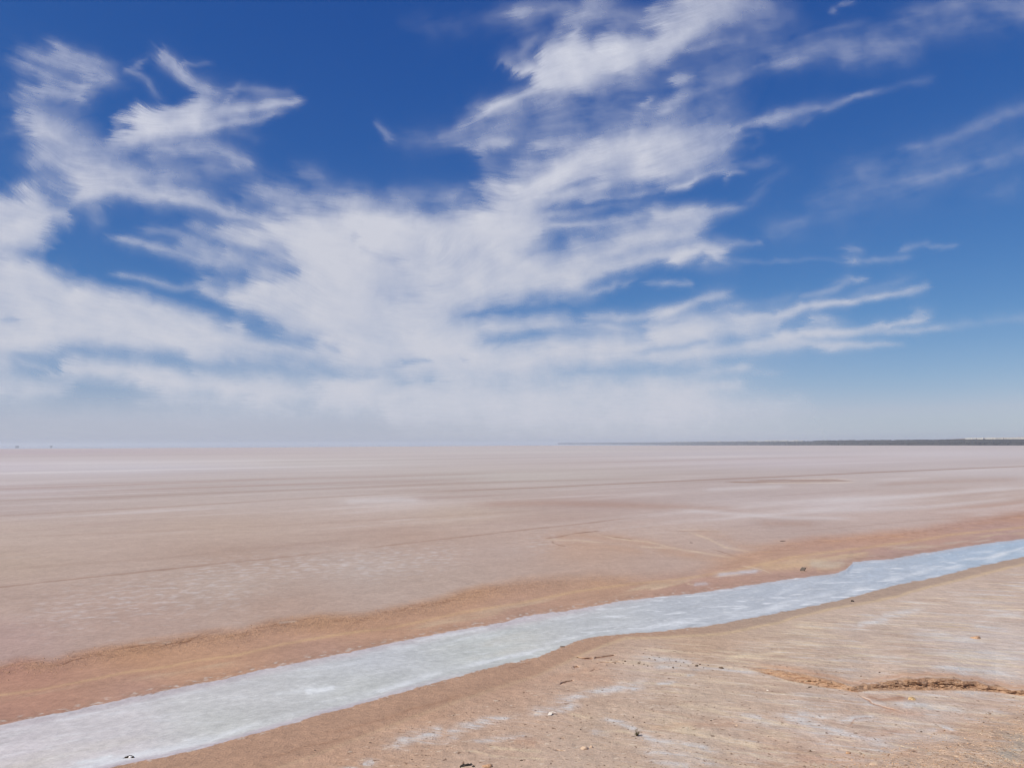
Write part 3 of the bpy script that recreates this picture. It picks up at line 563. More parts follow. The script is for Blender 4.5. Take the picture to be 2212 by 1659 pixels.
    q = mixc(q, alb((212, 204, 203)), 0.8 * sst(0.02, 0.24, fbm(0.5, 6, 121, A_ST, 5.0, gain=0.7)) * sst(1500, 1900, PX) * zone * (0.35 + 0.65 * sst(-0.2, 0.4, n_iso2)))
    q = mixc(q, alb((166, 134, 114)), 0.30 * sst(0.08, 0.36, -fbm(0.34, 4, 122, A_ST, 6.0)) * zone)
    brk = sst(-0.22, 0.22, fbm(0.30, 5, 123, A_ST, 4.0, gain=0.75) + 0.3 * n_iso)
    wt_ = strokes([(.75, 8, [(1280,1500),(1340,1483),(1400,1475)]), (.6, 7, [(1190,1515),(1260,1500),(1300,1498)]), (.8, 8, [(1150,1540),(1200,1532),(1240,1522)]), (.8, 6, [(1360,1488),(1400,1480)]), (.8, 3, [(1420,1478),(1460,1472)]), (.6, 4, [(1480,1457),(1500,1455)]),
                   (.75, 13, [(850,1608),(900,1590),(960,1577)]), (.7, 9, [(960,1580),(1040,1560),(1110,1548)]), (.8, 7, [(790,1648),(815,1645)]), (.6, 4, [(740,1657),(780,1655)]), (.6, 6, [(860,1600),(960,1600),(1000,1585)]), (.5, 6, [(1020,1600),(1140,1588)]), (.5, 5, [(1280,1578),(1320,1585)]),
                   (.75, 5, [(1300,1555),(1340,1560),(1380,1575)]), (.85, 7, [(1385,1590),(1420,1602),(1480,1608),(1540,1618)]), (.6, 7, [(1380,1618),(1440,1628),(1560,1650)]), (.75, 8, [(1680,1545),(1740,1560),(1800,1578),(1850,1590),(1920,1608)]), (.75, 6, [(1720,1540),(1780,1548)]),
                   (.85, 5, [(1810,1556),(1860,1552),(1900,1545)]), (.5, 7, [(1640,1560),(1700,1572),(1800,1590)]), (.8, 5, [(1980,1582),(2020,1576)]), (.7, 4, [(2030,1568),(2060,1576)]), (.7, 4, [(1950,1523),(1970,1526)]), (.7, 3, [(2000,1530),(2040,1532),(2090,1534)]), (.6, 3, [(2080,1548),(2130,1552)]),
                   (.5, 8, [(1400,1640),(1500,1655)]), (.75, 5, [(1495,1612),(1560,1624)]), (.55, 5, [(1600,1545),(1650,1550)]), (.6, 6, [(1380,1420),(1440,1424),(1500,1432)]), (.55, 5, [(1400,1437),(1560,1445),(1640,1452)]), (.6, 7, [(1900,1330),(1960,1322),(1990,1315)]), (.75, 5, [(1850,1350),(1920,1338)]),
                   (.6, 7, [(1970,1370),(2040,1372),(2120,1385)]), (.6, 4, [(2100,1350),(2180,1362)]), (.5, 9, [(2080,1405),(2212,1420)]), (.7, 5, [(2030,1440),(2140,1450),(2212,1460)]), (.6, 4, [(2120,1330),(2212,1325)]), (.5, 5, [(2060,1495),(2140,1500)]), (.6, 4, [(1930,1517),(2010,1522)])])
    q = mixc(q, alb((210, 203, 203)), wt_ * (0.25 + 0.85 * brk) * 1.35)
    q = mixc(q, alb((222, 202, 174)), strokes([(.6, 2.2, [(1000,1620),(1100,1634),(1180,1640)]), (.6, 2.5, [(1230,1540),(1290,1552)]), (.5, 3, [(1300,1580),(1370,1582)]), (.5, 3, [(1550,1600),(1700,1630)]), (.6, 2, [(1950,1410),(2100,1420),(2212,1440)]), (.5, 2, [(1800,1420),(1900,1412)]), (.5, 3, [(1560,1420),(1700,1408)]), (.5, 2.5, [(1050,1612),(1180,1625)])]) * (0.5 + brk * 0.6))
    q = mixc(q, alb((196, 150, 124)), strokes([(.5, 9, [(1850,1595),(1950,1580),(2050,1582)]), (.5, 8, [(1900,1530),(2000,1545)]), (.45, 9, [(1400,1570),(1600,1560)]), (.6, 7, [(1870,1505),(1960,1512)]), (.6, 12, [(1700,1640),(1900,1640),(2000,1620)]), (.55, 10, [(1110,1600),(1160,1605)]), (.35, 12, [(1240,1460),(1330,1470)]), (.4, 8, [(1180,1470),(1300,1440)])]) * (0.7 + 0.5 * n_iso))
    # rubbly foot of the embankment in the lower right corner
    emb = sst(0, 60, (PY - np.interp(PX, [1500, 1700, 2000, 2212, 2600], [1720, 1665, 1590, 1510, 1400])) + 20 * n_iso2)
    ec = mixc(near * 0 + alb((206, 174, 152)), alb((194, 178, 164)), sst(0.0, 0.5, fbm(1.3, 4, 130)))
    ec = mixc(ec, alb((214, 184, 160)), 0.6 * sst(0.1, 0.5, fbm(0.09, 3, 131))); ec = mixc(ec, alb((142, 110, 88)), 0.5 * sst(0.15, 0.5, -fbm(0.11, 3, 132)))
    ec = mixc(ec, alb((184, 174, 162)), strokes([(.7, 16, [(2160,1640),(2212,1605),(2260,1590)])]))
    q = q + (ec - q) * (0.85 * emb)[..., None]
    # the scarp: cut earth
    tT, tB = yl(SCT, PX), yl(SCB, PX)
    jag = 3.4 * fbm(0.35, 4, 140, gain=0.7) + 2.4 * fbm(0.12, 3, 141, gain=0.7)
    in_s = sst(-1.5, 1.5, PY - tT + jag) * sst(1.2, -1.2, PY - tB) * sst(1585, 1660, PX)
    fc = mixc(near * 0 + alb((188, 152, 128)), alb((162, 122, 98)), sst(-0.1, 0.5, fbm(0.22, 4, 142, 0, 2.0)))
    q = mixc(q, alb((196, 150, 122)), 0.6 * np.exp(-((PY - tT + 6) / 6) ** 2) * sst(1600, 1700, PX))
    ck = 1 - np.abs(fbm(0.30, 4, 145, 0.5, 1.6, gain=0.7)) * 3.0
    fc = mixc(fc, alb((124, 88, 66)), 0.6 * sst(0.80, 0.97, ck) * sst(1860, 1940, PX)) * (1 + 0.12 * n_grain)[..., None]  # dark lines paint the shade in the crevices of the face
    q = q + (fc - q) * in_s[..., None]
    q = mixc(q, alb((165, 118, 90)), strokes([(.7, 1.6, [(1856,1500),(1866,1509),(1884,1519),(1939,1532.6)]), (.6, 4.0, [(1870,1503),(1900,1510),(1960,1507)]), (.5, 2, [(1836,1566),(1850,1553),(1880,1552)]), (.4, 1.4, [(1780,1600),(1800,1598)])]))
    crk = strokes([(1.0, (1.2, 2.6), [(1240,1419.5),(1262,1421.5),(1284,1421)]), (1.0, (2.6, 1.4), [(1284,1421),(1305,1419),(1325,1416)]), (1.0, 2.0, [(1237,1441),(1240,1439.5),(1250,1438.5)]), (.9, 1.6, [(1208,1477),(1213,1473),(1226,1470),(1241,1469)]), (.6, 1.0, [(1290,1430),(1340,1430)]), (.6, .9, [(1270,1452),(1282,1446)]), (.6, 1.0, [(1640,1452),(1663,1456.5)]), (.7, .8, [(1212,1593),(1222,1591.5)]), (.6, .8, [(1200,1620),(1222,1621)])])
    q = mixc(q, alb((146, 102, 80)), 0.6 * sst(0.25, 0.7, crk))  # shade under the overhanging crack lips, painted in as brown
    # small dark crumbs and pale chips
    q = mixc(q, alb((120, 92, 74)), 0.75 * sst(0.40, 0.56, fbm(0.12, 2, 143, gain=0.5)) * sst(-10, 30, s_r) + 0.5 * sst(0.46, 0.6, fbm(0.10, 2, 146, gain=0.5)) * wet)
    q = mixc(q, alb((226, 208, 190)), 0.6 * sst(0.42, 0.58, fbm(0.13, 2, 144, 0.4, 2.0)) * sst(-5, 30, s_r))
    c = c + (q - c) * m_n[..., None]
    c = np.where(front[..., None], c, np.asarray(alb((188, 164, 148)), np.float32))
    c = np.clip(c, 0.01, 0.85)

    # ---- relief
    h = np.zeros_like(X)
    g_ct = PY - yl(CAN_T, PX); g_cb = yl(CAN_B, PX) - PY
    h += 0.10 * m_o * sst(-4, -34, g_ct) * sst(1450, 1150, PY) * 0.6
    h -= 0.035 * sst(0, 12, np.minimum(g_ct, g_cb))
    h += 0.05 * sst(0, 40, -g_cb) * sst(-30, 0, g_ct)
    h += m_n * (0.030 * fbm(2.5, 3, 150) + 0.012 * fbm(0.7, 3, 151))
    rise = sst(tB + 0.8, tT - 1.0, PY + 0.6 * jag) * sst(1585, 1700, PX)
    sc_h = np.interp(PX, [1585, 1663, 1760, 1851, 1880, 1960, 2060, 2150, 2212, 2400], [0, .09, .15, .10, .10, .235, .225, .10, .12, .2]) * 0.93
    back = sst(1330, 1440, PY)
    h += sc_h * rise * back
    h += in_s * 0.010 * (1 - np.abs(fbm(0.14, 3, 152)) * 2.5) * sst(0, 6, tB - PY)
    h -= 0.035 * crk
    h -= 0.02 * strokes([(1, 2.0, [(1856,1500),(1866,1509),(1884,1519),(1939,1532.6)])])
    h += emb * (0.18 + 0.05 * fbm(0.6, 4, 153))
    foot = sst(13.6, 1.0, RR); h = np.maximum(h, 4.4 * foot) if False else h + 4.4 * foot
    behind = sst(R(60), R(110), np.abs(AZ)); h = h * (1 - behind) + behind * 4.4 * sst(90, 8, RR) * (0.55 + 0.45 * (np.abs(AZ) > 0))
    s_sh = PY - yl(SHORE, PX) + 0.5 * n_vfar
    h = h - 0.10 * sst(0.25, -0.35, s_sh) - 1.2 * sst(0.0, -1.5, s_sh)
    sc = (CAM_H - h) / CAM_H
    V = np.stack([X * sc, Y * sc, h], -1)
    nr, nc = X.shape
    rough = np.clip(0.30 + 0.7 * m_o * np.exp(-((s_o - 12) / 22) ** 2) * sst(1500, 1100, PX) + 0.35 * emb + 0.55 * in_s + 0.25 * m_n - 0.1 * inside, 0, 1.2)
    me = mesh_np('ground', V.reshape(-1, 3), grid_faces(nr, nc, True)[:, ::-1])
    ca = me.color_attributes.new('soil', 'FLOAT_COLOR', 'POINT')
    ca.data.foreach_set('color', np.concatenate([c, np.ones(c.shape[:2] + (1,))], -1).astype(np.float32).ravel())
    for nm, v in (('rough', rough), ('salt', inside * front), ('near', sst(90, 14, RR)), ('vein', m_n * sst(-2, 40, s_r) * (0.35 + 0.65 * sst(1150, 1700, PX)) * (1 - 0.6 * in_s) * front)):
        a_ = me.attributes.new(nm, 'FLOAT', 'POINT'); a_.data.foreach_set('value', v.astype(np.float32).ravel())
    m, t, p = material('salt_flat_soil', 0.93, 0.15)
    N, Lk = t.nodes, t.links
    def attr(nm): n = N.new('ShaderNodeAttribute'); n.attribute_name = nm; return n
    def mth(op, a, b_=None):
        n = N.new('ShaderNodeMath'); n.operation = op
        for i, v in enumerate((a, b_)):
            if v is None: continue
            if isinstance(v, (int, float)): n.inputs[i].default_value = v
            else: Lk.new(v, n.inputs[i])
        return n.outputs[0]
    geo = N.new('ShaderNodeNewGeometry')
    def tex(scale, det, rg_=0.6):
        n = N.new('ShaderNodeTexNoise'); n.inputs['Scale'].default_value = scale; n.inputs['Detail'].default_value = det; n.inputs['Roughness'].default_value = rg_
        Lk.new(geo.outputs['Position'], n.inputs['Vector']); return n.outputs['Fac']
    f1, f2, f3, f4 = tex(24, 5, 0.7), tex(75, 3), tex(5.0, 6, 0.62), tex(0.9, 7, 0.72)
    soil = attr('soil'); nearA = attr('near').outputs['Fac']; roughA = attr('rough').outputs['Fac']; saltA = attr('salt').outputs['Fac']
    # grain: the crust's own light and dark crumbs
    k1 = mth('MULTIPLY', mth('SUBTRACT', f1, 0.5), 0.62); k2 = mth('MULTIPLY', mth('SUBTRACT', f2, 0.5), 0.55)
    k3 = mth('MULTIPLY', mth('SUBTRACT', f3, 0.5), 0.50)
    amp = mth('MULTIPLY', mth('ADD', k1, k2), mth('MULTIPLY', nearA, mth('SUBTRACT', 1.0, mth('MULTIPLY', saltA, 0.5))))
    k4 = mth('MULTIPLY', mth('SUBTRACT', f4, 0.5), 0.42)
    val = mth('ADD', 1.0, mth('ADD', mth('ADD', amp, k4), k3))
    # fine dried salt: thin drawn-out veins on the near bank, crust crumbs on the canal
    def drawn(ang_, sx, sy, det, rg_):
        mp = N.new('ShaderNodeMapping'); mp.vector_type = 'TEXTURE'; mp.inputs['Rotation'].default_value = (0, 0, ang_); mp.inputs['Scale'].default_value = (sx, sy, 1)
        Lk.new(geo.outputs['Position'], mp.inputs['Vector'])
        n = N.new('ShaderNodeTexNoise'); n.inputs['Scale'].default_value = 1; n.inputs['Detail'].default_value = det; n.inputs['Roughness'].default_value = rg_
        Lk.new(mp.outputs[0], n.inputs['Vector']); return n.outputs['Fac']
    def band(v, lo, hi):
        r = N.new('ShaderNodeMapRange'); r.inputs[1].default_value = lo; r.inputs[2].default_value = hi; r.clamp = True; Lk.new(v, r.inputs[0]); return r.outputs[0]
    veinA = attr('vein').outputs['Fac']
    patch = band(tex(0.8, 3), 0.40, 0.62)
    v1 = mth('MULTIPLY', band(drawn(A_ST, 1.5, 0.20, 9, 0.74), 0.54, 0.66), mth('MULTIPLY', veinA, mth('ADD', 0.18, mth('MULTIPLY', patch, 0.45))))
    v2 = mth('MULTIPLY', band(drawn(A_CAN, 0.9, 0.35, 10, 0.78), 0.54, 0.66), mth('MULTIPLY', saltA, 0.50))
    v3 = mth('MULTIPLY', band(drawn(A_CAN, 0.35, 0.2, 10, 0.8), 0.50, 0.36), mth('MULTIPLY', saltA, 0.16))
    def blend(fac, a_, col):
        n = N.new('ShaderNodeMix'); n.data_type = 'RGBA'; Lk.new(fac, n.inputs[0]); Lk.new(a_, n.inputs[6]); n.inputs[7].default_value = (*alb(col), 1); return n.outputs[2]
    base = blend(v3, blend(v2, blend(v1, soil.outputs['Color'], (222, 213, 208)), (228, 228, 232)), (158, 156, 152))
    mx = N.new('ShaderNodeVectorMath'); mx.operation = 'SCALE'; Lk.new(base, mx.inputs[0]); Lk.new(val, mx.inputs['Scale'])
    Lk.new(mx.outputs[0], p.inputs['Base Color'])
    hgt = mth('ADD', mth('MULTIPLY', f3, 3.2), mth('ADD', f1, mth('MULTIPLY', f2, 0.35)))
    bp = N.new('ShaderNodeBump'); bp.inputs['Distance'].default_value = 0.035
    Lk.new(mth('MULTIPLY', mth('MULTIPLY', roughA, 1.0), mth('ADD', mth('MULTIPLY', nearA, 0.75), 0.12)), bp.inputs['Strength'])
    Lk.new(hgt, bp.inputs['Height']); Lk.new(bp.outputs[0], p.inputs['Normal'])
    Lk.new(mth('SUBTRACT', 0.95, mth('MULTIPLY', saltA, 0.25)), p.inputs['Roughness'])
    link('ground', me, m)['kind'] = 'structure'

def build_mirage():  # mirror sheet added to give the sky-coloured mirage strip, not a real lake
    az = np.radians(np.linspace(-75, 75, 160)); rr = np.array([560., 900, 1600, 3000, 6000, 11000, 19500])
    A, Q = np.meshgrid(az, rr)
    V = np.stack([np.sin(A) * Q, np.cos(A) * Q, np.full_like(A, -0.06)], -1).reshape(-1, 3)
    me = mesh_np('mirage', V, grid_faces(len(rr), len(az))[:, ::-1])
    m, t, p = material('mirage_mirror', 0.0, 0.5)
    p.inputs['Base Color'].default_value = (0.16, 0.20, 0.24, 1); p.inputs['IOR'].default_value = 1.33
    link('mirage', me, m)['kind'] = 'structure'

build_clouds()
build_ground()
build_mirage()
exec_later = []

# ================================================================= FAR SHORE
rnd = random.Random(11)
TOP = L_((1205,956.6),(1260,955.9),(1428,955.0),(1520,953.6),(1600,953.0),(1674,952.4),(1760,952.3),(1772,950.9),(1860,950.4),(1941,950.0),(2030,949.2),(2100,947.8),(2212,947.2),(2700,945.5),(3300,944.5))
BAS = L_((1205,958.2),(1428,958.4),(1600,958.9),(1674,959.3),(1760,959.9),(1860,960.6),(1941,961.0),(2100,961.3),(2212,961.4),(2700,962.6),(3300,963.4))
def shore_pt(x, dy=0.0):
    return at(x, max(float(yl(BAS, x)) + dy, horizon(x) + 0.95))
def build_far_shore():
    """a low tree-dark land behind the mirage, with real depth"""
    xs = np.r_[np.arange(1205, 2400, 3.0), np.arange(2400, 3300, 20)]
    nz = perlin(xs / 22, xs * 0, 3) * 0.5 + perlin(xs / 7, xs * 0, 5) * 0.35
    rows = []
    fr = [(0, 0), (0.10, 0.35), (0.25, 0.65), (0.5, 0.85), (1.0, 0.92), (2.0, 0.5), (3.2, 0.0)]
    for k, (dep, hh) in enumerate(fr):
        row = []
        for x, n in zip(xs, nz):
            b = shore_pt(x); dist = math.hypot(b[0], b[1])
            top = at_dist(x, float(yl(TOP, x)) - 0.35 * n, dist)[2]
            s = 1 + 0.10 * dep
            row.append((b[0] * s, b[1] * s, -0.1 + max(top - 0.5, 0.5) * hh * (1 + 0.10 * dep * 0.6)))
        rows.append(row)
    V = np.array(rows).reshape(-1, 3)
    me = mesh_np('hills', V, grid_faces(len(fr), len(xs))[:, ::-1])
    m = noise_mat('oasis_soil', (34, 38, 38), (50, 52, 50), 0.02, bump=0.0)
    o = link('hills', me, m); o['kind'] = 'structure'
    # crowns of the palm grove on it, one mass
    vs, fs = [], []
    for _ in range(2600):
        x = rnd.uniform(1215, 2420); b = shore_pt(x); dist = math.hypot(b[0], b[1])
        dep = rnd.uniform(0.0, 0.9); s = 1 + 0.10 * dep
        ztop = at_dist(x, float(yl(TOP, x)), dist)[2]
        hgt = max(ztop, 1.0) * (0.25 + 0.72 * min(1, dep * 1.3 + 0.15)) * (1 + 0.06 * dep) + rnd.uniform(-0.3, 0.7)
        wdt = rnd.uniform(1.5, 4.0) * dist / 2500 + 1.0; cx, cy = b[0] * s, b[1] * s; i = len(vs)
        for a_ in range(5):
            an = a_ * 2 * math.pi / 5 + rnd.random()
            vs.append((cx + wdt * math.cos(an), cy + wdt * math.sin(an), hgt - wdt * 0.32 + rnd.uniform(-.3, .3)))
        vs.append((cx, cy, hgt)); vs.append((cx, cy, max(hgt - wdt * 0.9, 0)))
        for a_ in range(5):
            fs.append((i + a_, i + (a_ + 1) % 5, i + 5)); fs.append((i + (a_ + 1) % 5, i + a_, i + 6))
    me = mesh_np('palm_grove', np.array(vs), np.array(fs)); m = noise_mat('palm_foliage', (22, 30, 36), (42, 50, 52), 0.05, bump=0.0)
    tag(link('palm_grove', me, m), 'dark band of palm groves along the far shore at the right of the horizon', 'palm grove', kind='stuff')
    # pale dunes behind, at the far right
    xs = np.arange(2050, 3300, 8.0); rows = []
    for dep, hh in ((0, 0), (0.1, .6), (0.25, 1), (0.5, .8), (0.9, 0)):
        row = []
        for x in xs:
            top = at_dist(x, np.interp(x, [2050, 2110, 2212, 2500, 3300], [948.5, 946.0, 943.6, 941, 941]) + 0.3 * float(perlin(np.array([x / 30]), np.array([0.0]), 9)[0]), 2300)
            s = 1 + dep * 0.12
            row.append((top[0] * s, top[1] * s, -1 + (top[2] + 1) * hh))
        rows.append(row)
    me = mesh_np('hills_dune', np.array(rows).reshape(-1, 3), grid_faces(5, len(xs))[:, ::-1])
    o = link('dunes', me, noise_mat('dune_sand', (172, 150, 142), (188, 166, 156), 0.01, bump=0.0)); o['kind'] = 'structure'

def box(vs, fs, x0, x1, y0, y1, z0, z1):
    i = len(vs); vs += [(x0,y0,z0),(x1,y0,z0),(x1,y1,z0),(x0,y1,z0),(x0,y0,z1),(x1,y0,z1),(x1,y1,z1),(x0,y1,z1)]
    fs += [(i,i+3,i+2,i+1),(i+4,i+5,i+6,i+7),(i,i+1,i+5,i+4),(i+1,i+2,i+6,i+5),(i+2,i+3,i+7,i+6),(i+3,i,i+4,i+7)]
def pymesh(name, vs, fs):
    me = bpy.data.meshes.new(name); me.from_pydata(vs, [], fs); me.update(); return me
def build_town():
    wm = noise_mat('whitewash', (205, 202, 200), (226, 222, 218), 0.3, bump=0.05); dm = noise_mat('dark_opening', (60, 60, 66), (80, 80, 84), 1, bump=0.0)
    def wall_mesh(w, d, h, dome=False):
        vs, fs = [], []
        box(vs, fs, -w/2, w/2, -d/2, d/2, 0, h)
        for a in ((-w/2, w/2, -d/2, -d/2 + .25), (-w/2, w/2, d/2 - .25, d/2)): box(vs, fs, a[0] - .02, a[1] + .02, a[2] - .02, a[3] + .02, h, h + .5)
        box(vs, fs, w * .1, w * .4, -d * .2, d * .2, h - .01, h + 1.5)
        if dome:
            i = len(vs); n = 10
            for k in range(5):
                th = k / 4 * math.pi / 2; rr = d * .32 * math.cos(th); z = h + .1 + d * .42 * math.sin(th)
                vs += [(-w*.15 + rr * math.cos(2*math.pi*j/n), rr * math.sin(2*math.pi*j/n), z) for j in range(n)]
            for k in range(4): fs += [(i + k*n + j, i + k*n + (j+1) % n, i + (k+1)*n + (j+1) % n, i + (k+1)*n + j) for j in range(n)]
        return pymesh('wall', vs, fs)
    def open_mesh(w, d, h):
        vs, fs = [], []
        box(vs, fs, -w * .12, w * .12, -d/2 - .06, -d/2 + .1, h * .45, h * .75)
        return pymesh('window', vs, fs)
    def house(x, dy, w, h, label, group, dome=False, name='white_house', protos={}):
        key = (round(w), round(h), dome)
        if key not in protos: protos[key] = (wall_mesh(w, w * .7, h, dome), open_mesh(w, w * .7, h)); protos[key][0].materials.append(wm); protos[key][1].materials.append(dm)
        b = shore_pt(x); dist = math.hypot(b[0], b[1]); s = 1.0 + rnd.uniform(0.04, 0.06)
        q = at_dist(x, float(yl(TOP, x)) + dy, dist * s)
        e = empty(name, (q[0], q[1], max(q[2] - h * .55, 0.3))); e.rotation_euler = (0, 0, math.atan2(-q[0], q[1]) + rnd.uniform(-.4, .4))
        tag(e, label, 'house', group)
        a = bpy.data.objects.new('wall', protos[key][0]); COL.objects.link(a); a.parent = e
        for q in (-1, 0, 1):
            a = bpy.data.objects.new('window', protos[key][1]); COL.objects.link(a); a.parent = e; a.location = (q * w * .33, 0, 0)
    g1 = 'white houses of the far town'
    for i in range(34):
        x = 1440 + i * 8.9 + rnd.uniform(-3, 3)
        house(x, rnd.choice((0.1, 0.3, 0.6, 0.2, 1.2)), rnd.choice((8, 12, 18)), rnd.choice((3.5, 5)), 'tiny white flat-roofed house in the town strung along the horizon left of the dark groves', g1)
    for i in range(16):
        x = 2090 + i * 8.2 + rnd.uniform(-2, 2)
        house(x, rnd.uniform(-.2, .2), rnd.choice((5, 7)), 2.2, 'tiny pale house on the crest of the dark groves under the dunes, far right', 'pale houses on the crest of the groves')
    for x in (1955, 1977, 1984, 1991, 2162, 2170, 2178, 2186):
        house(x, 7.3, 6, 1.2, 'long low white house at the foot of the dark groves by the mirage', 'low white houses at the foot of the groves')
    house(1877, 6.0, 6, 1.9, 'single bright white house standing alone in the middle of the dark groves', None)
    house(2031, 6.2, 6, 1.8, 'white house halfway up the dark groves, left of the domed one', None)
    house(2076, 6.2, 5, 1.9, 'white domed building halfway up the dark groves near the right edge', None, True, 'domed_building')

build_far_shore(); build_town()

# ================================================================= SMALL THINGS
def blob(name, rx, ry, rz, seed, mat, parent=None, rough=0.28, sub=3, cut=0.25, facet=True):
    """an angular stone or clod, flat underneath"""
    bm_v = []; n_lat, n_lon = 4 * sub // 2 + 4, 12 + 2 * sub
    rs = np.random.RandomState(seed); fs = []
    planes = [(v / np.linalg.norm(v), rs.uniform(0.62, 0.95)) for v in rs.randn(12, 3)]
    for i in range(n_lat + 1):
        th = math.pi * i / n_lat
        for j in range(n_lon):
            ph = 2 * math.pi * j / n_lon
            d = np.array([math.sin(th) * math.cos(ph), math.sin(th) * math.sin(ph), math.cos(th)])
            r = 1.0
            for pn, pd in planes:
                q = d @ pn
                if q > 0.05: r = min(r, pd / q)
            r *= 1 + rough * 0.25 * rs.randn() * (0.3 if 0 < i < n_lat else 0)
            z = d[2] * r * rz; z = max(z, -cut * rz)
            bm_v.append((d[0] * r * rx, d[1] * r * ry, z + cut * rz * 0.6))
    for i in range(n_lat):
        for j in range(n_lon):
            a = i * n_lon + j; b = i * n_lon + (j + 1) % n_lon
            fs.append((a, a + n_lon, b + n_lon, b))
    me = pymesh(name, bm_v, fs); me.materials.append(mat)
    if not facet:
        for f_ in me.polygons: f_.use_smooth = True
    o = bpy.data.objects.new(name, me); COL.objects.link(o)
    if parent: o.parent = parent
    return o
dg = bpy.context.evaluated_depsgraph_get
_GT = {}
def ground_z(x, y):
    """height of the ground mesh at x, y"""
    if not _GT:
        from mathutils.bvhtree import BVHTree
        me = bpy.data.objects['ground'].data
        co = np.empty(len(me.vertices) * 3, np.float32); me.vertices.foreach_get('co', co); co = co.reshape(-1, 3)
        fi = np.empty(len(me.polygons) * 4, np.int32); me.polygons.foreach_get('vertices', fi); fi = fi.reshape(-1, 4)
        cen = co[fi[:, 0]]; keep = (np.hypot(cen[:, 0], cen[:, 1]) < 62) & (cen[:, 1] > 6) & (np.abs(cen[:, 0]) < 0.85 * cen[:, 1])
        fi = fi[keep]; used, inv = np.unique(fi, return_inverse=True)
        _GT['t'] = BVHTree.FromPolygons([tuple(map(float, v)) for v in co[used]], inv.reshape(-1, 4).tolist())
    h = _GT['t'].ray_cast(Vector((x, y, 5)), Vector((0, 0, -1)))
    return h[0].z if h[0] else 0.0
def spot(px, py):
    p = at(px, py)
    for _ in range(3):
        z = ground_z(p[0], p[1]); p = at(px, py, z)
    return (p[0], p[1], ground_z(p[0], p[1]))
def place(o, px, py, rz=0.0, sink=0.0):
    x, y, z = spot(px, py); o.location = (x, y, z - sink); o.rotation_euler = (0, 0, rz)
    return o

M_CLOD = noise_mat('orange_clay', (180, 140, 114), (208, 170, 140), 40, bump=0.6, dist=0.004)
M_PALE = noise_mat('pale_clay', (192, 164, 144), (214, 188, 168), 40, bump=0.6, dist=0.004)
M_YEL = noise_mat('yellow_stone', (180, 146, 108), (214, 184, 142), 30, bump=0.6, dist=0.004)
M_DARK = noise_mat('dark_stone', (86, 72, 64), (126, 106, 92), 50, bump=0.6, dist=0.003)
M_BLACK = noise_mat('charred_matter', (52, 46, 44), (88, 78, 72), 60, bump=0.8, dist=0.004)
M_WOOD = noise_mat('grey_wood', (128, 120, 114), (176, 168, 160), 60, bump=0.6, dist=0.003)
M_LEAF = noise_mat('dry_leaf', (96, 92, 66), (134, 126, 92), 60, bump=0.2, thr=(.3, .7))
M_STEM = noise_mat('dry_stem', (70, 52, 40), (110, 84, 62), 60, bump=0.3)
M_WHITE = noise_mat('white_plastic', (226, 214, 206), (244, 234, 226), 30, rough=0.5, bump=0.1)
M_SALT = noise_mat('salt_crust', (214, 206, 212), (236, 230, 234), 60, bump=0.6, dist=0.004)

def tube(vs, fs, pts, rads, n=6):
    base = len(vs)
    P = [Vector(p) for p in pts]
    for i, p in enumerate(P):
        d = (P[min(i + 1, len(P) - 1)] - P[max(i - 1, 0)]).normalized()
        u = d.orthogonal().normalized(); v = d.cross(u)
        for k in range(n):
            a = 2 * math.pi * k / n; vs.append(tuple(p + (u * math.cos(a) + v * math.sin(a)) * rads[i]))
    for i in range(len(P) - 1):
        for k in range(n):
            a = base + i * n + k; b = base + i * n + (k + 1) % n; fs.append((a, b, b + n, a + n))
    fs.append(tuple(base + k for k in reversed(range(n)))); fs.append(tuple(base + (len(P) - 1) * n + k for k in range(n)))
def leafy(vs, fs, c, d, L, w):
    c = Vector(c); d = Vector(d).normalized(); s = d.orthogonal().normalized() * w; up = d.cross(s).normalized() * w * .5
    i = len(vs); vs += [tuple(c), tuple(c + d * L * .5 + s), tuple(c + d * L), tuple(c + d * L * .5 - s), tuple(c + d * L * .5 + up)]
    fs += [(i, i + 1, i + 4), (i + 1, i + 2, i + 4), (i + 2, i + 3, i + 4), (i + 3, i, i + 4)]

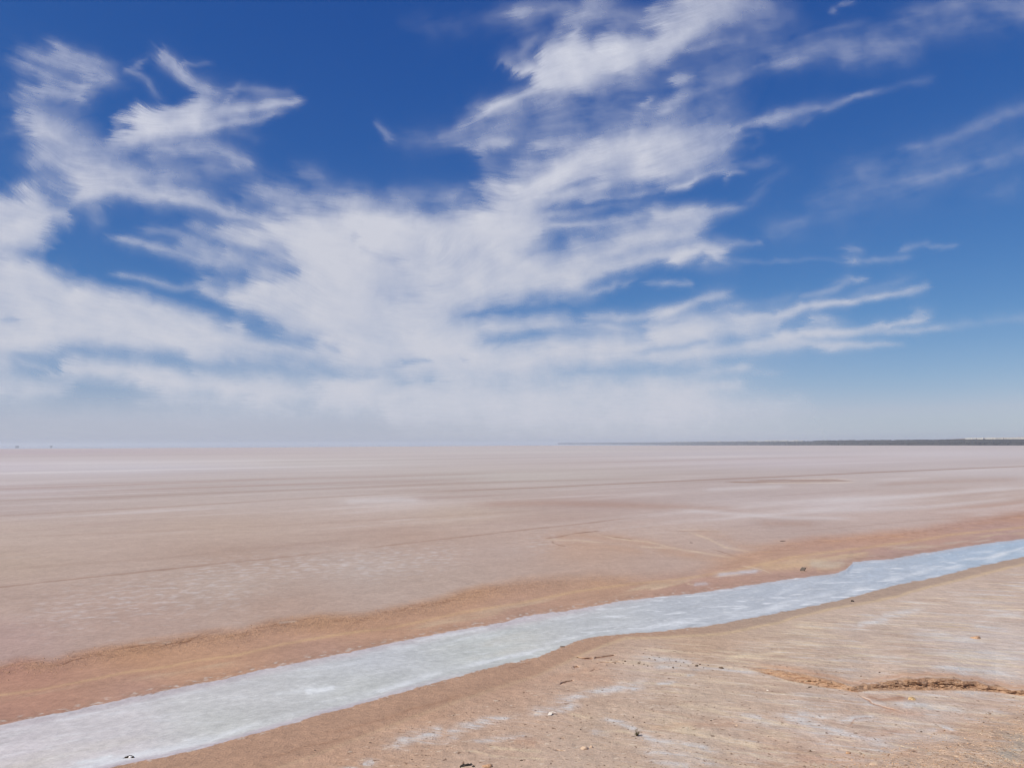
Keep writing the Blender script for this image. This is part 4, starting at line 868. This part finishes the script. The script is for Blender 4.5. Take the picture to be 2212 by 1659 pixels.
# the little dry plant in the foreground
def build_plant():
    e = empty('dry_plant', (0, 0, 0)); rr = random.Random(4); sv, sf, lv, lf = [], [], [], []
    for k in range(15):
        an = rr.uniform(0, 2 * math.pi); lean = rr.uniform(0.15, 0.75); L = rr.uniform(0.06, 0.125) * (1.15 - lean * .5)
        if k == 0: an, lean, L = 2.6, 0.12, 0.15
        if k < 3: an = rr.uniform(0, 6); lean *= .5; L = 0.13
        pts = [(0, 0, 0)]; x = y = z = 0.0
        for s_ in range(4):
            x += math.cos(an) * lean * L / 4 + rr.uniform(-.005, .005); y += math.sin(an) * lean * L / 4 + rr.uniform(-.005, .005); z += L / 4 * (1 - lean * .35)
            pts.append((x, y, z))
        tube(sv, sf, pts, [.0035, .003, .0025, .002, .0012], 5)
        for q in range(16):
            t = rr.uniform(.3, 1) * 3.99; i = int(t); f = t - i
            c = [pts[i][j] * (1 - f) + pts[i + 1][j] * f for j in range(3)]
            leafy(lv, lf, c, (rr.uniform(-1, 1), rr.uniform(-1, 1), rr.uniform(0, 1.2)), rr.uniform(.010, .022), rr.uniform(.003, .006))
    tube(sv, sf, [(0, 0, .004), (-.05, -.02, .008), (-.10, -.05, .006), (-.125, -.06, .010)], [.005, .004, .003, .002], 5)
    tube(sv, sf, [(0, 0, .004), (.05, .0, .010), (.10, -.01, .006)], [.004, .003, .0015], 5)
    a = link('stem', pymesh('stem', sv, sf), M_STEM, e); b = link('foliage', pymesh('foliage', lv, lf), M_LEAF, e)
    tag(e, 'small dry brownish green plant growing alone on the near bank', 'plant'); place(e, 1376, 1589)
build_plant()

def single(name, cat, label, px, py, size, seed, mat, asp=(1, .8, .6), rz=0.0, group=None, **kw):
    o = blob(name, size / 2 * asp[0], size / 2 * asp[1], size / 2 * asp[2], seed, mat, **kw)
    tag(o, label, cat, group); place(o, px, py, rz, size * .03); return o
single('clay_clod', 'clod', 'pale orange clay clod below the white scrap on the near bank', 1262, 1617, 0.17, 3, M_PALE, (1, .7, .62), .3)
single('clay_clod', 'clod', 'small pale clod leaning on the right of the pale orange clod', 1277, 1614, 0.09, 31, M_PALE, (.8, .6, .9), .3)
single('clay_clod', 'clod', 'pinkish orange clay clod at the bottom edge beside the black rag', 1052, 1655, 0.20, 5, M_CLOD, (1, .7, .5), .1)
single('yellow_rock', 'rock', 'flat angular yellow rock lying in front of the earth scarp', 1970, 1510, 0.21, 8, M_YEL, (1, .7, .55), .2)
single('clay_clod', 'clod', 'orange clay clod on the salt-streaked ground above the scarp at right', 2108, 1378, 0.36, 9, M_CLOD, (1, .7, .42), .0)
single('clay_clod', 'clod', 'rough tan clod at the bottom, right of centre, below the scarp', 1892, 1650, 0.26, 12, M_PALE, (1.3, .7, .32), .4)
single('clay_clod', 'clod', 'orange tan clod low on the near bank, below the white salt streaks', 1832, 1626, 0.12, 13, M_CLOD, (1, .7, .6), .4)
single('white_pebble', 'pebble', 'round white pebble alone on the bare ground under the left end of the scarp', 1658, 1491, 0.055, 14, M_WHITE, (1, .9, .7))
single('white_pebble', 'pebble', 'pale pebble on the bank near the bottom, left of the scarp', 1592, 1567, 0.07, 15, M_PALE, (1, .8, .7))
single('dark_stone', 'stone', 'dark stone stuck in the near edge of the white canal at its bend', 1215, 1397, 0.14, 16, M_DARK, (1.2, .5, .5))
single('dark_stone', 'stone', 'black stone on the brown strip under the canal, right half', 1842, 1299, 0.16, 17, M_BLACK, (1, .6, .7), -.4)
single('dark_stone', 'stone', 'small reddish dark stone left of the scarp, beside the salt patch', 1558, 1443, 0.13, 18, M_DARK, (1.2, .6, .6), -.5)
single('dark_stone', 'stone', 'small black stone at the bottom edge between the black rag and the pinkish clod', 1023, 1655, 0.07, 19, M_BLACK, (1, .7, .6))

def build_scrap():
    e = empty('paper_scrap', (0, 0, 0)); vs, fs = [], []
    t = .004
    def slab(q):
        i = len(vs)
        for z in (0, t): vs.extend([(x, y, zz + z) for x, y, zz in q])
        n = len(q); fs.append(tuple(i + k for k in reversed(range(n)))); fs.append(tuple(i + n + k for k in range(n)))
        for k in range(n): fs.append((i + k, i + (k + 1) % n, i + n + (k + 1) % n, i + n + k))
    slab([(-.085, -.06, .006), (.0, -.06, .008), (.045, .03, .045), (-.035, .035, .04)])
    link('sheet', pymesh('sheet', vs, fs), M_WHITE, e); vs, fs = [], []
    slab([(-.02, .035, .046), (.05, .04, .055), (.11, .01, .04), (.10, -.01, .037), (.045, .015, .05), (-.015, .02, .044)])
    link('folded_edge', pymesh('folded_edge', vs, fs), M_WHITE, e)
    tag(e, 'folded scrap of white paper lying on a salt streak of the near bank', 'litter'); place(e, 1190, 1543, .1)
build_scrap()

def build_rag():
    e = empty('black_rag', (0, 0, 0)); rr = random.Random(9); vs, fs = [], []
    nx, ny = 14, 8
    for j in range(ny):
        for i in range(nx):
            u = i / (nx - 1) - .5; v = j / (ny - 1) - .5
            z = .018 + .022 * math.sin(u * 15 + v * 6) * math.cos(v * 9) + .015 * rr.random() - .03 * (u * u + v * v)
            vs.append((u * .27 + .03 * v, v * .11 + .05 * u, max(z, .002)))
    m = len(vs); vs += [(x, y, z - .004) for x, y, z in vs[:m]]
    for j in range(ny - 1):
        for i in range(nx - 1):
            a = j * nx + i; fs.append((a, a + 1, a + nx + 1, a + nx)); fs.append((m + a, m + a + nx, m + a + nx + 1, m + a + 1))
    link('cloth', pymesh('cloth', vs, fs), M_BLACK, e)
    tv, tf = [], []; tube(tv, tf, [(-.12, -.05, .01), (-.15, -.09, .012), (-.13, -.13, .006)], [.009, .007, .005]); tube(tv, tf, [(.11, .06, .02), (.15, .06, .02), (.17, .03, .006)], [.007, .006, .004])
    link('loose_end', pymesh('loose_end', tv, tf), M_BLACK, e)
    tag(e, 'crumpled black rag at the bottom edge of the near bank', 'litter'); e.scale = (.75, .75, .75); place(e, 1006, 1653, .1)
build_rag()

def build_salted_lump():
    e = empty('salted_debris', (0, 0, 0))
    for nm, x, y, s, sd, mt in (('dark_piece', -.055, -.005, .055, 21, M_BLACK), ('dark_piece', -.005, .0, .06, 22, M_BLACK), ('dark_piece', .10, .0, .06, 23, M_BLACK), ('salt_crust', .05, .0, .075, 24, M_SALT)):
        o = blob(nm, s * .6, s * .45, s * .5, sd, mt, e); o.location = (x, y, 0)
    vs, fs = [], []; tube(vs, fs, [(-.03, .0, .03), (.02, .0, .05), (.07, .01, .045), (.11, .01, .03)], [.006, .006, .006, .005]); link('twig', pymesh('twig', vs, fs), M_BLACK, e)
    vs, fs = [], []; tube(vs, fs, [(-.055, -.01, .015), (-.09, -.02, .006), (-.11, -.03, .004)], [.006, .004, .002]); link('twig', pymesh('twig', vs, fs), M_BLACK, e)
    tag(e, 'dark lump of debris crusted with salt on the white canal bed, lower left', 'debris'); e.scale = (.85, .85, .85); place(e, 277, 1636, .05)
build_salted_lump()

def build_board():
    """a grey board standing askew in the sand of the far bank"""
    e = empty('weathered_board', (0, 0, 0))
    def slab(name, q, t, mat):
        vs = [(x, -.02 - y * .25, y) for x, y in q] + [(x + .01, -.02 - y * .25 + t, y) for x, y in q]; n = len(q)
        fs = [tuple(range(n)), tuple(n + k for k in reversed(range(n)))] + [(k, k + n, (k + 1) % n + n, (k + 1) % n) for k in range(n)]
        link(name, pymesh(name, vs, fs), mat, e)
    slab('panel', [(-.16, .0), (.03, .0), (.13, .19), (-.06, .21), (-.10, .15), (-.13, .10)], .03, M_WOOD)
    slab('edge_strip', [(.034, .0), (.06, .0), (.165, .19), (.135, .2)], .035, M_DARK)
    tag(e, 'grey weathered board standing askew in the sandy fan of the far bank', 'board'); place(e, 1734, 1233, 0, .02)
build_board()
def stick(px, py, L, rz, label, mat=M_BLACK, th=.03):
    vs, fs = [], []; tube(vs, fs, [(-L/2, 0, th * .6), (-L/6, .03 * L, th), (L/5, -.02 * L, th * .9), (L/2, .02 * L, th * .6)], [th * .6, th, th * .8, th * .4])
    tag(place(link('stick', pymesh('stick', vs, fs), mat), px, py, rz), label, 'stick')
stick(1691, 1169.5, 0.36, .05, 'dark stick lying on the plain, right of the pale washed channel', th=.018)
stick(1493, 1172.5, 0.2, -.1, 'short dark stick between the two pale washed channels', th=.018)
stick(1750, 1484, 0.13, .5, 'small dark forked stick on a white spot below the left arm of the scarp', M_DARK, .012)
stick(1062, 1652, 0.05, 1.2, 'short dark twig leaning on the right side of the pinkish clod', M_BLACK, .008)

# dark stones strewn round the salt patch beside the crack
rs_ = random.Random(21)
protos = [blob('dark_stone', .05, .04, .03, 60 + k, M_DARK) for k in range(4)]
lst = [(1505,1438,1.7),(1512,1435,1.0),(1497,1433,.8),(1454,1442,1.2),(1350,1428,1.3),(1380,1432,1.3),(1391,1434,.9),(1329,1432,1.1),(1346,1433,.8),(1403,1422,.9),(1415,1425,1.0),(1424,1419,.8),(1446,1425,.8),(1460,1428,.9),(1477,1431,.9),(1399,1438,.8),(1310,1436,.9),(1290,1432,.8),(1368,1437,.8),(1436,1431,.7),(1320,1425,1.0),(1487,1438,.8),(1470,1437,.7),(1530,1437,.7),(1520,1442,.8),(1408,1415,.7),(1390,1411,.7)]
for i, (x, y, s) in enumerate(lst):
    p_ = protos[i] if i < 4 else protos[i % 4].copy()
    if i >= 4: COL.objects.link(p_)
    place(p_, x, y, rs_.uniform(0, 6), .004); s *= .66; p_.scale = (s * rs_.uniform(.9, 1.4), s, s)
    tag(p_, 'dark stone among those strewn over the pale salt patch between the crack and the scarp', 'stone', 'dark stones strewn over the salt patch')
lst = [(1368,1549,.8),(1392,1560,.8),(1377,1574,.6),(1536,1556,.9),(1552,1548,.6),(1090,1575,.6),(1170,1574,.6),(1254,1575,.8),(1126,1642,1.0),(1190,1648,.7),(1305,1652,.7),(1250,1590,.6),(1768,1483,.8),(1860,1460,.9),(1806,1450,.8),(1900,1452,1.0),(2060,1462,.8),(1700,1440,.8),(800,1604,.9),(980,1545,.7),(1440,1500,.6),(1620,1530,.7),(2496,1500,.6),(1990,1580,.8),(2070,1610,.9),(1750,1620,.7),(2125,1560,.8),(1660,1590,.6),(890,1640,.7),(680,1620,.7)]
for i, (x, y, s) in enumerate(lst):
    if x > 2300: continue
    p_ = protos[i % 4].copy(); COL.objects.link(p_); place(p_, x, y, rs_.uniform(0, 6), .004); s *= .62; p_.scale = (s * rs_.uniform(.9, 1.4), s, s)
    tag(p_, 'small brown pebble lying loose on the tan near bank', 'pebble', 'small brown pebbles on the near bank'); p_.name = 'brown_pebble'

# crumbs of clay and grit: nobody could count them
def build_gravel():
    rs = np.random.RandomState(5); V, F, CC = [], [], []
    base = np.array([(1,0,0),(0,1,0),(-1,0,0),(0,-1,0),(0,0,1),(.5,.5,.75),(-.5,.5,.7)]); f0 = [(0,1,4),(1,2,4),(2,3,4),(3,0,4)]
    cnt = 0; n = 0
    while n < 9000 and cnt < 60000:
        cnt += 1
        px = rs.uniform(-20, 2240); py = 1663 - rs.rand() ** 1.3 * 420
        k = 0
        if py < yl(CAN_T, px):
            d_ = py - yl(ORA_T, px)
            if not (-4 < d_ < 40 and px < 1300) or rs.rand() > 0.5: continue
            sz = rs.uniform(.012, .034); k = 1
        elif py < yl(CAN_B, px) + 5: continue
        else:
            dd = py - yl(RID_L, px)
            if dd < 10 and rs.rand() < .8: continue
            e_ = py - np.interp(px, [1500,1700,2000,2212], [1720,1665,1590,1510]); sz = rs.uniform(.005, .014) * (1.9 if e_ > 0 else 1)
            if e_ < 0 and rs.rand() < .35: continue
            if abs(py - yl(SCT, px)) < 26 and px > 1600: sz *= 1.4
        x, y, z = spot(px, py)
        b = base[:5] * np.array([sz, sz * rs.uniform(.5, .9), sz * rs.uniform(.4, .9)]) * rs.uniform(.7, 1.2, (5, 1))
        a = rs.uniform(0, 6.28); c_, s_ = math.cos(a), math.sin(a)
        b = np.stack([b[:, 0] * c_ - b[:, 1] * s_ + x, b[:, 0] * s_ + b[:, 1] * c_ + y, b[:, 2] + z - sz * .08], -1)
        V.append(b); F += [(n * 5 + q[0], n * 5 + q[1], n * 5 + q[2]) for q in f0]
        col = alb((184, 146, 118)) if k else alb([(170, 140, 118), (204, 178, 156), (140, 112, 92), (192, 156, 130)][rs.randint(4)])
        CC += [col * rs.uniform(.85, 1.15)] * 5; n += 1
    me = mesh_np('gravel', np.vstack(V), np.array(F)); me.polygons.foreach_set('use_smooth', np.zeros(len(F), bool))
    ca = me.color_attributes.new('soil', 'FLOAT_COLOR', 'POINT'); CC = np.array(CC); ca.data.foreach_set('color', np.hstack([CC, np.ones((len(CC), 1))]).astype(np.float32).ravel())
    m, t, p = material('grit', .95, .1); a = t.nodes.new('ShaderNodeAttribute'); a.attribute_name = 'soil'; t.links.new(a.outputs['Color'], p.inputs['Base Color'])
    tag(link('gravel', me, m), 'fine crumbs of clay and grit scattered over both banks', 'gravel', kind='stuff')
build_gravel()

# dark bushes standing in the mirage strip on the left of the horizon
def build_bushes():
    rr = random.Random(2)
    for i, (px, w, lab) in enumerate(((34.8, 5.2, 'leftmost dark bush in the mirage on the left horizon, first of the close pair'), (38.9, 5.2, 'right-hand dark bush of the close pair on the left horizon'), (110.5, 6.5, 'dark bush standing alone in the mirage right of the close pair, left horizon'))):
        e = empty('distant_bush', (0, 0, 0)); vs, fs = [], []
        q = at(px, horizon(px) + 4.6, -0.06); e.location = q; sv, sf = [], []
        for k in range(3): tube(sv, sf, [(0, 0, -.4), (rr.uniform(-.6, .6) * w * .3, 0, .6), (rr.uniform(-1, 1) * w * .3, 0, 1.6)], [.12, .09, .05], 5)
        link('stem', pymesh('stem', sv, sf), M_STEM, e)
        for k in range(420):
            a = rr.uniform(0, 6.28); r_ = math.sqrt(rr.random()); z = 1.35 + .75 * rr.uniform(-1, 1) * math.sqrt(1 - r_ * r_ * .9)
            leafy(vs, fs, (w / 2 * r_ * math.cos(a), w / 2 * r_ * math.sin(a), z), (rr.uniform(-1, 1), rr.uniform(-1, 1), rr.uniform(-.3, 1)), .55, .22)
        link('foliage', pymesh('foliage', vs, fs), noise_mat('bush_leaf', (40, 40, 34), (58, 58, 48), 2, bump=0), e)
        tag(e, lab, 'bush')
build_bushes()

# ---------------------------------------------------------------- the air
def build_haze():
    vs, fs = [], []; box(vs, fs, -20500, 20500, -20500, 20500, -3.0, 27.0)
    me = pymesh('haze', vs, fs); m = bpy.data.materials.new('thin_air'); m.use_nodes = True; t = m.node_tree; t.nodes.clear()
    out = t.nodes.new('ShaderNodeOutputMaterial'); v = t.nodes.new('ShaderNodeVolumePrincipled')
    v.inputs['Color'].default_value = (0.85, 0.875, 0.905, 1); v.inputs['Density'].default_value = 1.7e-4; v.inputs['Anisotropy'].default_value = 0.1
    t.links.new(v.outputs[0], out.inputs['Volume'])
    o = link('haze', me, m); tag(o, 'pale bluish haze over the far plain', 'haze', kind='stuff')
build_haze()
